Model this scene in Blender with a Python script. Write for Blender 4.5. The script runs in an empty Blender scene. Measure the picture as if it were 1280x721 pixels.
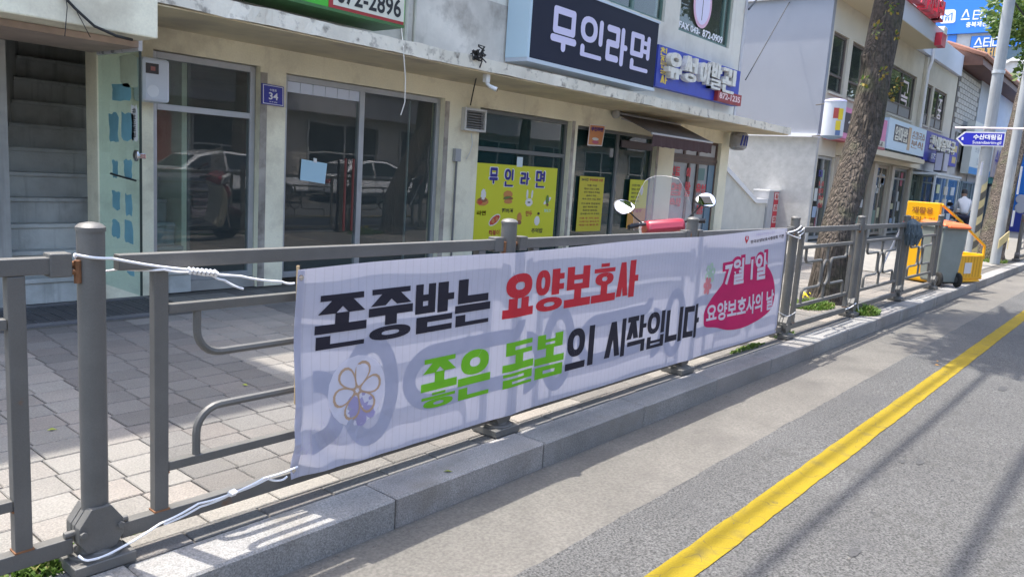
import bpy, bmesh, math, random
from mathutils import Vector, Matrix, noise
random.seed(7)
S = bpy.context.scene
COL = S.collection
# ------------------------------------------------------------------ camera
FPX = 967.963; YAW, PIT, ROL = 0.883, -0.153, 0.068
CAM = Vector((-1.0, -2.51, 1.363))
fw = Vector((math.sin(YAW)*math.cos(PIT), math.cos(YAW)*math.cos(PIT), math.sin(PIT)))
r0 = Vector((math.cos(YAW), -math.sin(YAW), 0)); u0 = r0.cross(fw)
RT = math.cos(ROL)*r0 + math.sin(ROL)*u0; UP = -math.sin(ROL)*r0 + math.cos(ROL)*u0
cd = bpy.data.cameras.new('camera'); cam = bpy.data.objects.new('camera', cd); COL.objects.link(cam)
cd.sensor_width = 36; cd.lens = FPX/1280*36; cd.clip_start = 0.05; cd.clip_end = 2000
M = Matrix((RT, UP, -fw)).transposed().to_4x4(); M.translation = CAM
cam.matrix_world = M; S.camera = cam
# ------------------------------------------------------------------ world and sun
SUN = Vector((-0.095, 0.35, 1.0)).normalized()
W = bpy.data.worlds.new("World"); S.world = W; W.use_nodes = True
nt = W.node_tree; bg = nt.nodes['Background']
sky = nt.nodes.new('ShaderNodeTexSky'); sky.sky_type = 'NISHITA'; sky.sun_disc = False
sky.sun_elevation = math.asin(SUN.z); sky.sun_rotation = math.atan2(SUN.x, SUN.y)
sky.air_density = 1.0; sky.dust_density = 3.0; sky.ozone_density = 0.6
nt.links.new(sky.outputs[0], bg.inputs[0]); bg.inputs[1].default_value = 0.15
sl = bpy.data.lights.new('sun', 'SUN'); sl.energy = 2.0; sl.angle = math.radians(0.55); sl.color = (1, 0.95, 0.87)
so = bpy.data.objects.new('sun', sl); COL.objects.link(so)
so.rotation_euler = SUN.to_track_quat('Z', 'Y').to_euler(); so.location = (0, 10, 30)
S.view_settings.view_transform = 'Standard'; S.view_settings.look = 'None'
S.view_settings.exposure = 2.02; S.view_settings.gamma = 1
S.render.engine = 'CYCLES'; S.cycles.use_denoising = True
S.cycles.max_bounces = 8; S.cycles.transparent_max_bounces = 12
S.cycles.sample_clamp_indirect = 8
# ------------------------------------------------------------------ helpers
def ray(x, y): return (x-640)/FPX*RT - (y-360.5)/FPX*UP + fw
def at(x, y, ax, v):
    d = ray(x, y); t = (v-CAM[ax])/d[ax]; return CAM+t*d
def FY(x, y, Y): p = at(x, y, 1, Y); return p.x, p.z
def FZ(x, y, Z=0): p = at(x, y, 2, Z); return p.x, p.y
OFF = {}
def tag(o, label=None, cat=None, group=None, kind=None):
    if label: o['label'] = label
    if cat: o['category'] = cat
    if group: o['group'] = group
    if kind: o['kind'] = kind
    return o
def thing(name, label, cat, loc=(0, 0, 0), group=None):
    o = bpy.data.objects.new(name, None); o.empty_display_size = .1; COL.objects.link(o); o.location = loc
    OFF[o.name] = Vector(loc); return tag(o, label, cat, group)
def copy_tree(o, parent=None):
    c = o.copy(); COL.objects.link(c); c.parent = parent
    for ch in list(o.children): copy_tree(ch, c)
    return c
class MB:
    def __init__(s): s.v = []; s.f = []; s.m = []; s.mi = 0
    def add(s, vs, fs):
        b = len(s.v); s.v += [tuple(p) for p in vs]
        for f in fs: s.f.append([b+i for i in f]); s.m.append(s.mi)
    def box(s, x0, x1, y0, y1, z0, z1):
        s.add([(x, y, z) for x in (x0, x1) for y in (y0, y1) for z in (z0, z1)],
              [(0, 1, 3, 2), (4, 6, 7, 5), (0, 4, 5, 1), (2, 3, 7, 6), (0, 2, 6, 4), (1, 5, 7, 3)])
        return s
    def obox(s, c, U, V, N, a, b, d):
        c = Vector(c); U = Vector(U).normalized()*a/2; V = Vector(V).normalized()*b/2; N = Vector(N).normalized()*d/2
        s.add([c+i*U+j*V+k*N for i in (-1, 1) for j in (-1, 1) for k in (-1, 1)],
              [(0, 1, 3, 2), (4, 6, 7, 5), (0, 4, 5, 1), (2, 3, 7, 6), (0, 2, 6, 4), (1, 5, 7, 3)])
        return s
    def tube(s, pts, r, n=8, cap=True):
        pts = [Vector(p) for p in pts]; rs = r if isinstance(r, (list, tuple)) else [r]*len(pts)
        up = None; rings = []
        for i, p in enumerate(pts):
            d = (pts[min(i+1, len(pts)-1)]-pts[max(i-1, 0)]).normalized()
            if up is None:
                up = d.orthogonal().normalized()
                for ax in (Vector((0,0,1)), Vector((0,1,0))):
                    if abs(d.dot(ax)) < .9: up = (ax-d*d.dot(ax)).normalized(); break
            else:
                up = up-d*up.dot(d); up = up.normalized() if up.length > 1e-6 else d.orthogonal().normalized()
            sd = d.cross(up)
            rings.append([p+rs[i]*(math.cos(a)*up+math.sin(a)*sd) for a in [2*math.pi*k/n for k in range(n)]])
        vs = [q for R in rings for q in R]; fs = []
        for i in range(len(pts)-1):
            for k in range(n): fs.append((i*n+k, i*n+(k+1) % n, (i+1)*n+(k+1) % n, (i+1)*n+k))
        if cap: fs += [tuple(range(n))[::-1], tuple(range((len(pts)-1)*n, len(pts)*n))]
        s.add(vs, fs); return s
    def lathe(s, O, prof, n=20, ax=(0, 0, 1)):   # prof: (r, h)
        ax = Vector(ax).normalized(); U = ax.orthogonal().normalized(); V = ax.cross(U); O = Vector(O)
        vs = [O+ax*h+r*(math.cos(2*math.pi*k/n)*U+math.sin(2*math.pi*k/n)*V) for r, h in prof for k in range(n)]
        fs = [(i*n+k, i*n+(k+1) % n, (i+1)*n+(k+1) % n, (i+1)*n+k) for i in range(len(prof)-1) for k in range(n)]
        fs += [tuple(range(n))[::-1], tuple(range((len(prof)-1)*n, len(prof)*n))]
        s.add(vs, fs); return s
    def prism(s, pts, D):       # pts: planar 3-D loop, D: depth vector
        n = len(pts); D = Vector(D); pts = [Vector(p) for p in pts]
        s.add(pts+[p+D for p in pts], [tuple(range(n)), tuple(range(n, 2*n))[::-1]]+[(i, n+i, n+(i+1) % n, (i+1) % n) for i in range(n)])
        return s
    def quad(s, *pts): s.add(pts, [tuple(range(len(pts)))]); return s
    def build(s, name, mats, parent=None, smooth=False, bevel=0, fix=True):
        off = OFF.get(parent.name, Vector()) if parent else Vector()
        me = bpy.data.meshes.new(name); me.from_pydata([Vector(p)-off for p in s.v], [], s.f)
        if not isinstance(mats, (list, tuple)): mats = [mats]
        for m in mats: me.materials.append(m)
        me.polygons.foreach_set('material_index', s.m)
        if fix:
            bm = bmesh.new(); bm.from_mesh(me); bmesh.ops.recalc_face_normals(bm, faces=bm.faces); bm.to_mesh(me); bm.free()
        if smooth:
            me.polygons.foreach_set('use_smooth', [True]*len(me.polygons))
            if smooth != 'all': me.set_sharp_from_angle(angle=math.radians(40))
        o = bpy.data.objects.new(name, me); COL.objects.link(o)
        if parent: o.parent = parent; OFF[o.name] = off
        if bevel:
            b = o.modifiers.new('bevel', 'BEVEL'); b.width = bevel; b.segments = 2; b.limit_method = 'ANGLE'
        me.update(); return o
def struct(o): o['kind'] = 'structure'; return o
def rectpts(x0, x1, z0, z1, y): return [(x0, y, z0), (x1, y, z0), (x1, y, z1), (x0, y, z1)]
# ------------------------------------------------------------------ materials
def mat(name, col, rough=.7, var=0, vscale=3, fine=0, fscale=60, bump=0, bscale=80, metal=0, dirt=None, dscale=1.2, dlo=.5, dhi=.75,
        streak=None, stscale=6, slo=.52, shi=.8, spec=.5, trans=0, emis=0, coat=0, cracks=0, crscale=4, detail=5, objvar=0):
    m = bpy.data.materials.new(name); m.use_nodes = True; n = m.node_tree.nodes; L = m.node_tree.links
    b = n['Principled BSDF']; b.inputs['Roughness'].default_value = rough; b.inputs['Metallic'].default_value = metal
    b.inputs['Specular IOR Level'].default_value = spec; b.inputs['Coat Weight'].default_value = coat
    tc = n.new('ShaderNodeNewGeometry'); P = tc.outputs['Position']
    def nz(scale, det=detail, vec=P, rg=.6):
        t = n.new('ShaderNodeTexNoise'); t.inputs['Scale'].default_value = scale; t.inputs['Detail'].default_value = det; t.inputs['Roughness'].default_value = rg
        L.new(vec, t.inputs['Vector']); return t.outputs['Fac']
    def rng(v, a, b_, c, d):
        t = n.new('ShaderNodeMapRange'); L.new(v, t.inputs[0])
        for i, q in enumerate((a, b_, c, d)): t.inputs[i+1].default_value = q
        return t.outputs[0]
    def mix(f, A, B, mode='MIX'):
        t = n.new('ShaderNodeMix'); t.data_type = 'RGBA'; t.blend_type = mode
        for v, i in ((f, 0), (A, 6), (B, 7)):
            if isinstance(v, (int, float)): t.inputs[i].default_value = v
            elif isinstance(v, (tuple, list)): t.inputs[i].default_value = (*v[:3], 1)
            else: L.new(v, t.inputs[i])
        return t.outputs[2]
    c = tuple(col)
    cur = c
    if var:
        f = rng(nz(vscale), .3, .7, 1-var, 1+var); cur = mix(1.0, cur, _grey(n, L, f), 'MULTIPLY')
    if objvar:
        oi = n.new('ShaderNodeObjectInfo'); cur = mix(1.0, cur, _grey(n, L, rng(oi.outputs['Random'], 0, 1, 1-objvar, 1+objvar)), 'MULTIPLY')
        oh = n.new('ShaderNodeMath'); oh.operation = 'FRACT'; om_ = n.new('ShaderNodeMath'); om_.operation = 'MULTIPLY'; om_.inputs[1].default_value = 7.3; L.new(oi.outputs['Random'], om_.inputs[0]); L.new(om_.outputs[0], oh.inputs[0]); cur = mix(rng(oh.outputs[0], .5, 1, 0, .25), cur, mix(1.0, cur, (1.15, .95, .88), 'MULTIPLY'))
    if fine:
        f = rng(nz(fscale, 2), .3, .7, 1-fine, 1+fine); cur = mix(1.0, cur, _grey(n, L, f), 'MULTIPLY')
    if dirt: cur = mix(rng(nz(dscale, 8), dlo, dhi, 0, 1), cur, dirt)
    if streak:
        mp = n.new('ShaderNodeMapping'); mp.inputs['Scale'].default_value = (stscale, stscale, stscale*.06); L.new(P, mp.inputs[0])
        cur = mix(rng(nz(1, 6, mp.outputs[0]), slo, shi, 0, 1), cur, streak)
    if cracks:
        v = n.new('ShaderNodeTexVoronoi'); v.feature = 'DISTANCE_TO_EDGE'; v.inputs['Scale'].default_value = crscale
        w = n.new('ShaderNodeVectorMath'); w.operation = 'ADD'
        t = n.new('ShaderNodeTexNoise'); t.inputs['Scale'].default_value = 3; L.new(P, t.inputs['Vector'])
        L.new(P, w.inputs[0]); L.new(t.outputs['Color'], w.inputs[1]); L.new(w.outputs[0], v.inputs['Vector'])
        cur = mix(rng(v.outputs[0], 0, .012, cracks, 0), cur, (.05, .05, .045))
    if isinstance(cur, tuple): b.inputs['Base Color'].default_value = (*cur, 1)
    else: L.new(cur, b.inputs['Base Color'])
    if bump:
        bp = n.new('ShaderNodeBump'); bp.inputs['Strength'].default_value = min(1, bump); bp.inputs['Distance'].default_value = .006*max(1, bump)
        L.new(nz(bscale, 4), bp.inputs['Height']); L.new(bp.outputs[0], b.inputs['Normal'])
    if trans:
        out = n['Material Output']; tr = n.new('ShaderNodeBsdfTranslucent'); ms = n.new('ShaderNodeMixShader'); ms.inputs[0].default_value = trans
        if isinstance(cur, tuple): tr.inputs[0].default_value = (*cur, 1)
        else: L.new(cur, tr.inputs[0])
        L.new(b.outputs[0], ms.inputs[1]); L.new(tr.outputs[0], ms.inputs[2]); L.new(ms.outputs[0], out.inputs[0])
    if emis: b.inputs['Emission Color'].default_value = (*c, 1); b.inputs['Emission Strength'].default_value = emis
    return m
def _grey(n, L, f):
    t = n.new('ShaderNodeCombineColor'); [L.new(f, t.inputs[i]) for i in range(3)]; return t.outputs[0]
def glassmat(name, tint=(.9, .95, .93), film=0, filmcol=(.05, .12, .13), ior=1.75, wob=0):
    m = bpy.data.materials.new(name); m.use_nodes = True; n = m.node_tree.nodes; L = m.node_tree.links
    n.remove(n['Principled BSDF']); out = n['Material Output']
    T = n.new('ShaderNodeBsdfTransparent'); T.inputs[0].default_value = (*tint, 1)
    G = n.new('ShaderNodeBsdfGlossy'); G.inputs['Roughness'].default_value = 0.0
    if wob:
        nz = n.new('ShaderNodeTexNoise'); nz.inputs['Scale'].default_value = 1.3; g = n.new('ShaderNodeNewGeometry'); L.new(g.outputs['Position'], nz.inputs['Vector'])
        bp = n.new('ShaderNodeBump'); bp.inputs['Strength'].default_value = wob; bp.inputs['Distance'].default_value = .02; L.new(nz.outputs[0], bp.inputs['Height']); L.new(bp.outputs[0], G.inputs['Normal'])
    F0 = n.new('ShaderNodeFresnel'); F0.inputs[0].default_value = ior; gB = n.new('ShaderNodeNewGeometry'); bs_ = n.new('ShaderNodeMath'); bs_.operation = 'SUBTRACT'; bs_.inputs[0].default_value = 1; L.new(gB.outputs['Backfacing'], bs_.inputs[1]); F = n.new('ShaderNodeMath'); F.operation = 'MULTIPLY'; L.new(F0.outputs[0], F.inputs[0]); L.new(bs_.outputs[0], F.inputs[1])
    A = T.outputs[0]
    if film:
        D = n.new('ShaderNodeBsdfDiffuse'); D.inputs[0].default_value = (*filmcol, 1); mx = n.new('ShaderNodeMixShader'); mx.inputs[0].default_value = film
        L.new(T.outputs[0], mx.inputs[1]); L.new(D.outputs[0], mx.inputs[2]); A = mx.outputs[0]
    X = n.new('ShaderNodeMixShader'); L.new(F.outputs[0], X.inputs[0]); L.new(A, X.inputs[1]); L.new(G.outputs[0], X.inputs[2]); L.new(X.outputs[0], out.inputs[0])
    return m
MT = {}
def C(name, col, rough=.6, **k):
    if name not in MT: MT[name] = mat(name, col, rough, **k)
    return MT[name]
fence_m = mat('fence_paint', (.11, .107, .10), .5, var=.15, vscale=5, fine=.06, fscale=200, dirt=(.16, .075, .035), dscale=7, dlo=.66, dhi=.74, bump=.15, bscale=150)
rust_m = mat('rust', (.2, .09, .04), .85, var=.4, vscale=30, bump=.5)
granite_m = mat('granite', (.225, .22, .21), .75, objvar=.12, streak=(.12, .11, .09), stscale=4, slo=.6, shi=.85, var=.2, vscale=2, fine=.38, fscale=170, bump=.6, bscale=160, dirt=(.16, .14, .11), dscale=2.2, dlo=.55, dhi=.85)
gutter_m = mat('gutter_concrete', (.115, .108, .095), .9, var=.14, vscale=1.6, fine=.22, fscale=70, bump=.6, bscale=80, dirt=(.075, .07, .063), dscale=1.7, dlo=.52, dhi=.8)
asphalt_m = mat('asphalt', (.073, .0725, .07), .88, var=.16, vscale=.8, fine=.75, fscale=105, bump=1.0, bscale=120, dirt=(.055, .055, .056), dscale=1.1, dlo=.55, dhi=.85, cracks=.5, crscale=.5)
yellow_m = mat('yellow_paint', (.235, .17, .009), .8, spec=.2, var=.12, vscale=3, fine=.1, fscale=120, bump=.5, bscale=110, dirt=(.12, .095, .03), dscale=6, dlo=.56, dhi=.8, cracks=.6, crscale=3)
tl_m = [mat('tile_light', (.198, .187, .168), .85, objvar=.10, var=.1, vscale=2.5, fine=.22, fscale=120, bump=.7, bscale=110, dirt=(.22, .2, .175), dscale=3, dlo=.6, dhi=.85)]
td_m = [mat('tile_dark', (.132, .126, .117), .85, objvar=.13, var=.1, vscale=2.5, fine=.32, fscale=150, bump=.7, bscale=120, dirt=(.15, .14, .12), dscale=3, dlo=.6, dhi=.85)]
joint_m = mat('joint_sand', (.09, .085, .075), .95, fine=.3, bump=.5)
cream_m = mat('cream_plaster', (.82, .78, .60), .85, var=.1, vscale=1.2, fine=.05, bump=.25, bscale=60, dirt=(.50, .45, .34), dscale=1.4, dlo=.52, dhi=.72, streak=(.55, .50, .39), stscale=5, slo=.6, shi=.9)
lip_m = mat('weathered_lip', (.72, .68, .57), .9, var=.15, vscale=2, bump=.6, bscale=40, dirt=(.20, .18, .15), dscale=9, dlo=.55, dhi=.72, streak=(.3, .17, .07), stscale=4, slo=.66, shi=.8)
oldwall_m = mat('old_cement', (.60, .56, .50), .95, var=.2, vscale=1.5, bump=.6, bscale=30, dirt=(.34, .31, .27), dscale=2.2, dlo=.5, dhi=.7, streak=(.66, .63, .58), stscale=7, slo=.58, shi=.72)
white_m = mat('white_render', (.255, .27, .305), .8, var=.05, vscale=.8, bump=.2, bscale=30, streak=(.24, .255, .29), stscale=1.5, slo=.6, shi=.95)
sunlit_plaster_m = mat('rough_plaster_sunlit', (.42, .42, .41), .9, var=.12, vscale=5, bump=1.0, bscale=14)  # rough plaster, paler than the upper wall: sunlight below the ledge put into the colour
step_m = mat('step_concrete', (.50, .51, .49), .9, var=.2, vscale=2, bump=.4, bscale=50, dirt=(.32, .32, .3), dscale=3, streak=(.24, .24, .23), stscale=10, slo=.55, shi=.8)
stepblue_m = mat('step_concrete_low', (.27, .27, .26), .9, var=.2, vscale=2, bump=.4, bscale=50)
alu_m = mat('aluminium_frame', (.42, .44, .46), .4, var=.1, metal=.55, vscale=4)
brownframe_m = mat('brown_frame', (.10, .065, .055), .5, var=.15)
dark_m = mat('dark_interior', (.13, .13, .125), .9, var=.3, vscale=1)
floor_m = mat('shop_floor', (.16, .15, .14), .6, var=.1)
black_m = mat('black_plastic', (.015, .015, .017), .45)
rubber_m = mat('rubber', (.02, .02, .02), .85, bump=.3)
chrome_m = mat('chrome', (.6, .6, .62), .18, metal=1)
mirror_m = mat('mirror_glass', (.9, .92, .95), .04, metal=1)
banner_m = None
glass_m = glassmat('window_glass', (.78, .85, .83), film=.06, filmcol=(.40, .43, .43), wob=.05)  # grey mixed into the glass paints a pale haze over the panes
tealglass_m = glassmat('teal_film_glass', (.45, .6, .58), film=.35, filmcol=(.04, .10, .10), wob=.05)
doorglass_m = glassmat('door_glass', (.84, .93, .91))
shield_m = glassmat('windshield', (.9, .92, .9), film=.3, filmcol=(.6, .6, .6))
# ------------------------------------------------------------------ lettering
LC = 'ㄱㄲㄴㄷㄸㄹㅁㅂㅃㅅㅆㅇㅈㅉㅊㅋㅌㅍㅎ'; VC = 'ㅏㅐㅑㅒㅓㅔㅕㅖㅗㅘㅙㅚㅛㅜㅝㅞㅟㅠㅡㅢㅣ'
TC = ['', 'ㄱ', 'ㄲ', 'ㄳ', 'ㄴ', 'ㄵ', 'ㄶ', 'ㄷ', 'ㄹ', 'ㄺ', 'ㄻ', 'ㄼ', 'ㄽ', 'ㄾ', 'ㄿ', 'ㅀ', 'ㅁ', 'ㅂ', 'ㅄ', 'ㅅ', 'ㅆ', 'ㅇ', 'ㅈ', 'ㅊ', 'ㅋ', 'ㅌ', 'ㅍ', 'ㅎ']
def rrect(x0, y0, x1, y1, rnd=0):
    if rnd <= 0: return [[(x0, y0), (x1, y0), (x1, y1), (x0, y1)]]
    r = rnd*min(x1-x0, y1-y0)/2; pts = []
    for cx, cy, a0 in ((x1-r, y0+r, -90), (x1-r, y1-r, 0), (x0+r, y1-r, 90), (x0+r, y0+r, 180)):
        for k in range(5): a = math.radians(a0+k*22.5); pts.append((cx+r*math.cos(a), cy+r*math.sin(a)))
    return [pts]
def line2(x0, y0, x1, y1, t, rnd=0, flat=True):
    if flat and not rnd:      # cut with horizontal ends
        h = t*.62; return [[(x0-h, y0), (x1-h, y1), (x1+h, y1), (x0+h, y0)]]
    d = Vector((x1-x0, y1-y0)); l = d.length; d /= l; n = Vector((-d.y, d.x)); pts = []
    a = math.atan2(d.y, d.x)
    for cx, cy, s in ((x1, y1, -90), (x0, y0, 90)):
        for k in range(7): q = a+math.radians(s+k*30); pts.append((cx+t/2*math.cos(q), cy+t/2*math.sin(q)))
    return [pts]
def ring2(x0, y0, x1, y1, th, tv, sq=2.3):
    cx, cy, rx, ry = (x0+x1)/2, (y0+y1)/2, (x1-x0)/2, (y1-y0)/2; o = []; N = 22
    def p(k, rx, ry):
        a = 2*math.pi*k/N; c, s = math.cos(a), math.sin(a)
        return cx+rx*math.copysign(abs(c)**(2/sq), c), cy+ry*math.copysign(abs(s)**(2/sq), s)
    ix, iy = max(rx-tv, rx*.18), max(ry-th, ry*.2)
    return [[p(k, rx, ry), p(k+1, rx, ry), p(k+1, ix, iy), p(k, ix, iy)] for k in range(N)]
def cons(c, x0, y0, x1, y1, th, tv, rd):
    R = lambda a, b, c_, d: rrect(a, b, c_, d, rd); w = x1-x0; h = y1-y0; cx = (x0+x1)/2
    th = min(th, h*.36); tv = min(tv, w*.37); T = []
    if c in 'ㄲㄸㅃㅆㅉ':
        q = {'ㄲ': 'ㄱ', 'ㄸ': 'ㄷ', 'ㅃ': 'ㅂ', 'ㅆ': 'ㅅ', 'ㅉ': 'ㅈ'}[c]
        return cons(q, x0, y0, cx-.02*w, y1, th, tv*.75, rd)+cons(q, cx+.02*w, y0, x1, y1, th, tv*.75, rd)
    if c == 'ㄱ': T = R(x0, y1-th, x1, y1)+R(x1-tv, y0, x1, y1)
    elif c == 'ㅋ': T = cons('ㄱ', x0, y0, x1, y1, th, tv, rd)+R(x0, y0+h*.42, x1, y0+h*.42+th*.8)
    elif c == 'ㄴ': T = R(x0, y0, x0+tv, y1)+R(x0, y0, x1, y0+th)
    elif c == 'ㄷ': T = R(x0, y0, x0+tv, y1)+R(x0, y0, x1, y0+th)+R(x0, y1-th, x1, y1)
    elif c == 'ㅌ': T = cons('ㄷ', x0, y0, x1, y1, min(th, h*.23), tv, rd)+R(x0, y0+h/2-th*.35, x1, y0+h/2+th*.35)
    elif c == 'ㄹ':
        t = min(th, h*.215); T = R(x0, y1-t, x1, y1)+R(x0, y0+h/2-t/2, x1, y0+h/2+t/2)+R(x0, y0, x1, y0+t)+R(x1-tv, y0+h/2, x1, y1)+R(x0, y0, x0+tv, y0+h/2)
    elif c == 'ㅁ': T = R(x0, y0, x1, y0+th)+R(x0, y1-th, x1, y1)+R(x0, y0, x0+tv, y1)+R(x1-tv, y0, x1, y1)
    elif c == 'ㅂ':
        t = min(th, h*.26); T = R(x0, y0, x1, y0+t)+R(x0, y0+h*.5-t*.3, x1, y0+h*.5+t*.55)+R(x0, y0, x0+tv, y1)+R(x1-tv, y0, x1, y1)
    elif c == 'ㅍ':
        T = R(x0, y0, x1, y0+th)+R(x0, y1-th, x1, y1)+R(x0+w*.2, y0, x0+w*.2+tv, y1)+R(x1-w*.2-tv, y0, x1-w*.2, y1)
    elif c in 'ㅅㅈㅊ':
        top = y1
        if c == 'ㅊ': T += R(cx-w*.2, y1-th*.6, cx+w*.2, y1); top = y1-th*.75
        if c != 'ㅅ': t = min(th, (top-y0)*.32); T += R(x0, top-t, x1, top); top -= t*.6
        m = tv*.5
        T += line2(x0+m, y0, cx, top, tv, rd)+line2(x1-m, y0, cx, top, tv, rd)
    elif c == 'ㅇ': T = ring2(x0, y0, x1, y1, min(th, h*.34), tv)
    elif c == 'ㅎ':
        t = min(th, h*.2); T = R(cx-w*.2, y1-t*.8, cx+w*.2, y1)+R(x0, y1-t*2.05, x1, y1-t*1.1)+ring2(x0+w*.06, y0, x1-w*.06, y1-t*2.1, t*.95, tv)
    return T
def syl(ch, th=.17, tv=.2, rd=0):
    k = ord(ch)-0xAC00
    if not 0 <= k < 11172: return []
    L_, V_, T_ = LC[k//588], VC[(k % 588)//28], TC[k % 28]
    y0 = 0.0; T = []
    hor = V_ in 'ㅗㅛㅜㅠㅡ'; mixd = V_ in 'ㅢㅘㅚㅟㅝ'
    if T_:
        fh = .27 if hor else .33
        if T_ in 'ㄹㅎ': fh += .04
        if T_ == 'ㄴ' : fh -= .03
        T += cons(T_, .06 if not hor else .03, 0, .97, fh, th*.82, tv, rd); y0 = fh+.05
        th = th*.82
    R = lambda a, b, c_, d: rrect(a, b, c_, d, rd)
    if hor:
        vh = th*(1.0 if V_ == 'ㅡ' else 2.0)
        vh = min(vh, (1-y0)*.5); t = min(th, vh)
        T += cons(L_, .07, y0+vh+(.03 if th > .16 or T_ else .12), .93, 1, th, tv, rd)
        if V_ in 'ㅗㅛ':
            T += R(0, y0, 1, y0+t)
            for x in ((.5,) if V_ == 'ㅗ' else (.3, .7)): T += R(x-tv/2, y0+t*.5, x+tv/2, y0+vh+.04)
        elif V_ in 'ㅜㅠ':
            T += R(0, y0+vh-t, 1, y0+vh)
            for x in ((.5,) if V_ == 'ㅜ' else (.3, .7)): T += R(x-tv/2, y0-.03, x+tv/2, y0+vh-t*.5)
        else: T += R(0, y0, 1, y0+t)
    elif mixd:
        T += cons(L_, .03, y0+th*1.7+.02, .66, 1, th, tv, rd)+R(0, y0, .70, y0+th)+R(.8, y0-.0, .8+tv, 1)
        if V_ in 'ㅘㅚ': T += R(.33-tv/2, y0+th*.5, .33+tv/2, y0+th*1.7+.03)
        if V_ in 'ㅘ': T += R(.8, y0+.4*(1-y0), 1.06, y0+.4*(1-y0)+th*.9)
        if V_ in 'ㅟㅝ': T += R(.33-tv/2, y0-.02, .33+tv/2, y0+th)
    else:
        m = y0+(1-y0)*.5; b = th*.85
        if V_ in 'ㅏㅑ':
            x = min(.70, .84-tv); T += R(x, y0, x+tv, 1)
            for q in ((m,) if V_ == 'ㅏ' else (m-(1-y0)*.2, m+(1-y0)*.2)): T += R(x+tv*.5, q-b/2, 1.0, q+b/2)
            xe = x-.06
        elif V_ in 'ㅓㅕ':
            x = 1-tv; T += R(x, y0, 1, 1)
            for q in ((m,) if V_ == 'ㅓ' else (m-(1-y0)*.17, m+(1-y0)*.17)): T += R(x-.17, q-b/2, x+tv*.5, q+b/2)
            xe = x-.19 if V_ == 'ㅓ' else x-.15
        elif V_ == 'ㅣ': x = 1-tv-.03; T += R(x, y0, x+tv, 1); xe = x-.07
        elif V_ == 'ㅐ': T += R(.6, y0, .6+tv*.8, 1)+R(1-tv*.8, y0, 1, 1)+R(.6, m-b/2, 1, m+b/2); xe = .54
        else: T += R(.62, y0, .62+tv*.75, 1)+R(1-tv*.75, y0, 1, 1)+R(.46, m-b/2, .65, m+b/2); xe = .5
        T += cons(L_, .02, y0+(.02 if T_ else .06), xe, 1-(.0 if T_ else .03), th, tv, rd)
    return T
TCURVE = bpy.data.curves.new('textsrc', 'FONT'); TOBJ = bpy.data.objects.new('textsrc', TCURVE); TSC = bpy.data.scenes.new('text_work'); TSC.collection.objects.link(TOBJ)
TCACHE = {}
def text2d(s, off=0.0):
    key = (s, off)
    if key in TCACHE: return TCACHE[key]
    TCURVE.body = s; TCURVE.offset = off; TCURVE.resolution_u = 3; TOBJ.update_tag()
    me = bpy.data.meshes.new_from_object(TOBJ)
    vs = [(v.co.x, v.co.y) for v in me.vertices]; fs = [tuple(p.vertices) for p in me.polygons]
    bpy.data.meshes.remove(me)
    x0 = min(v[0] for v in vs); x1 = max(v[0] for v in vs); y0 = min(v[1] for v in vs); y1 = max(v[1] for v in vs)
    vs = [((x-x0)/(x1-x0), (y-y0)/(y1-y0)) for x, y in vs]
    TCACHE[key] = (vs, fs); return TCACHE[key]
def shapes_text(s, th=.17, tv=.2, rd=0, gap=.06, sp=.35):
    """heavy hangul, one unit cell per syllable -> normalised polys"""
    x = 0; out = []
    for ch in s:
        if ch == ' ': x += sp; continue
        out += [[(x+u, v) for u, v in p] for p in syl(ch, th, tv, rd)]; x += 1+gap
    w = x-gap
    return [[(u/w, v) for u, v in p] for p in out]
def sub_polys(vs, fs, step, nrm):
    bm = bmesh.new(); B = [bm.verts.new((x, y, z)) for x, y, z in vs]
    for f in fs:
        try: bm.faces.new([B[i] for i in f])
        except ValueError: pass
    xs = [v[0] for v in vs]; ys = [v[1] for v in vs]
    for ax, lo, hi in ((0, min(xs), max(xs)), (1, min(ys), max(ys))):
        k = math.floor(lo/step[ax])+1
        while k*step[ax] < hi:
            co = [0, 0, 0]; co[ax] = k*step[ax]; no = [0, 0, 0]; no[ax] = 1
            bmesh.ops.bisect_plane(bm, geom=bm.verts[:]+bm.edges[:]+bm.faces[:], plane_co=co, plane_no=no, dist=1e-6); k += 1
    bm.verts.index_update(); V = [tuple(v.co) for v in bm.verts]; F = [[v.index for v in f.verts] for f in bm.faces]; bm.free(); return V, F
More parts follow.
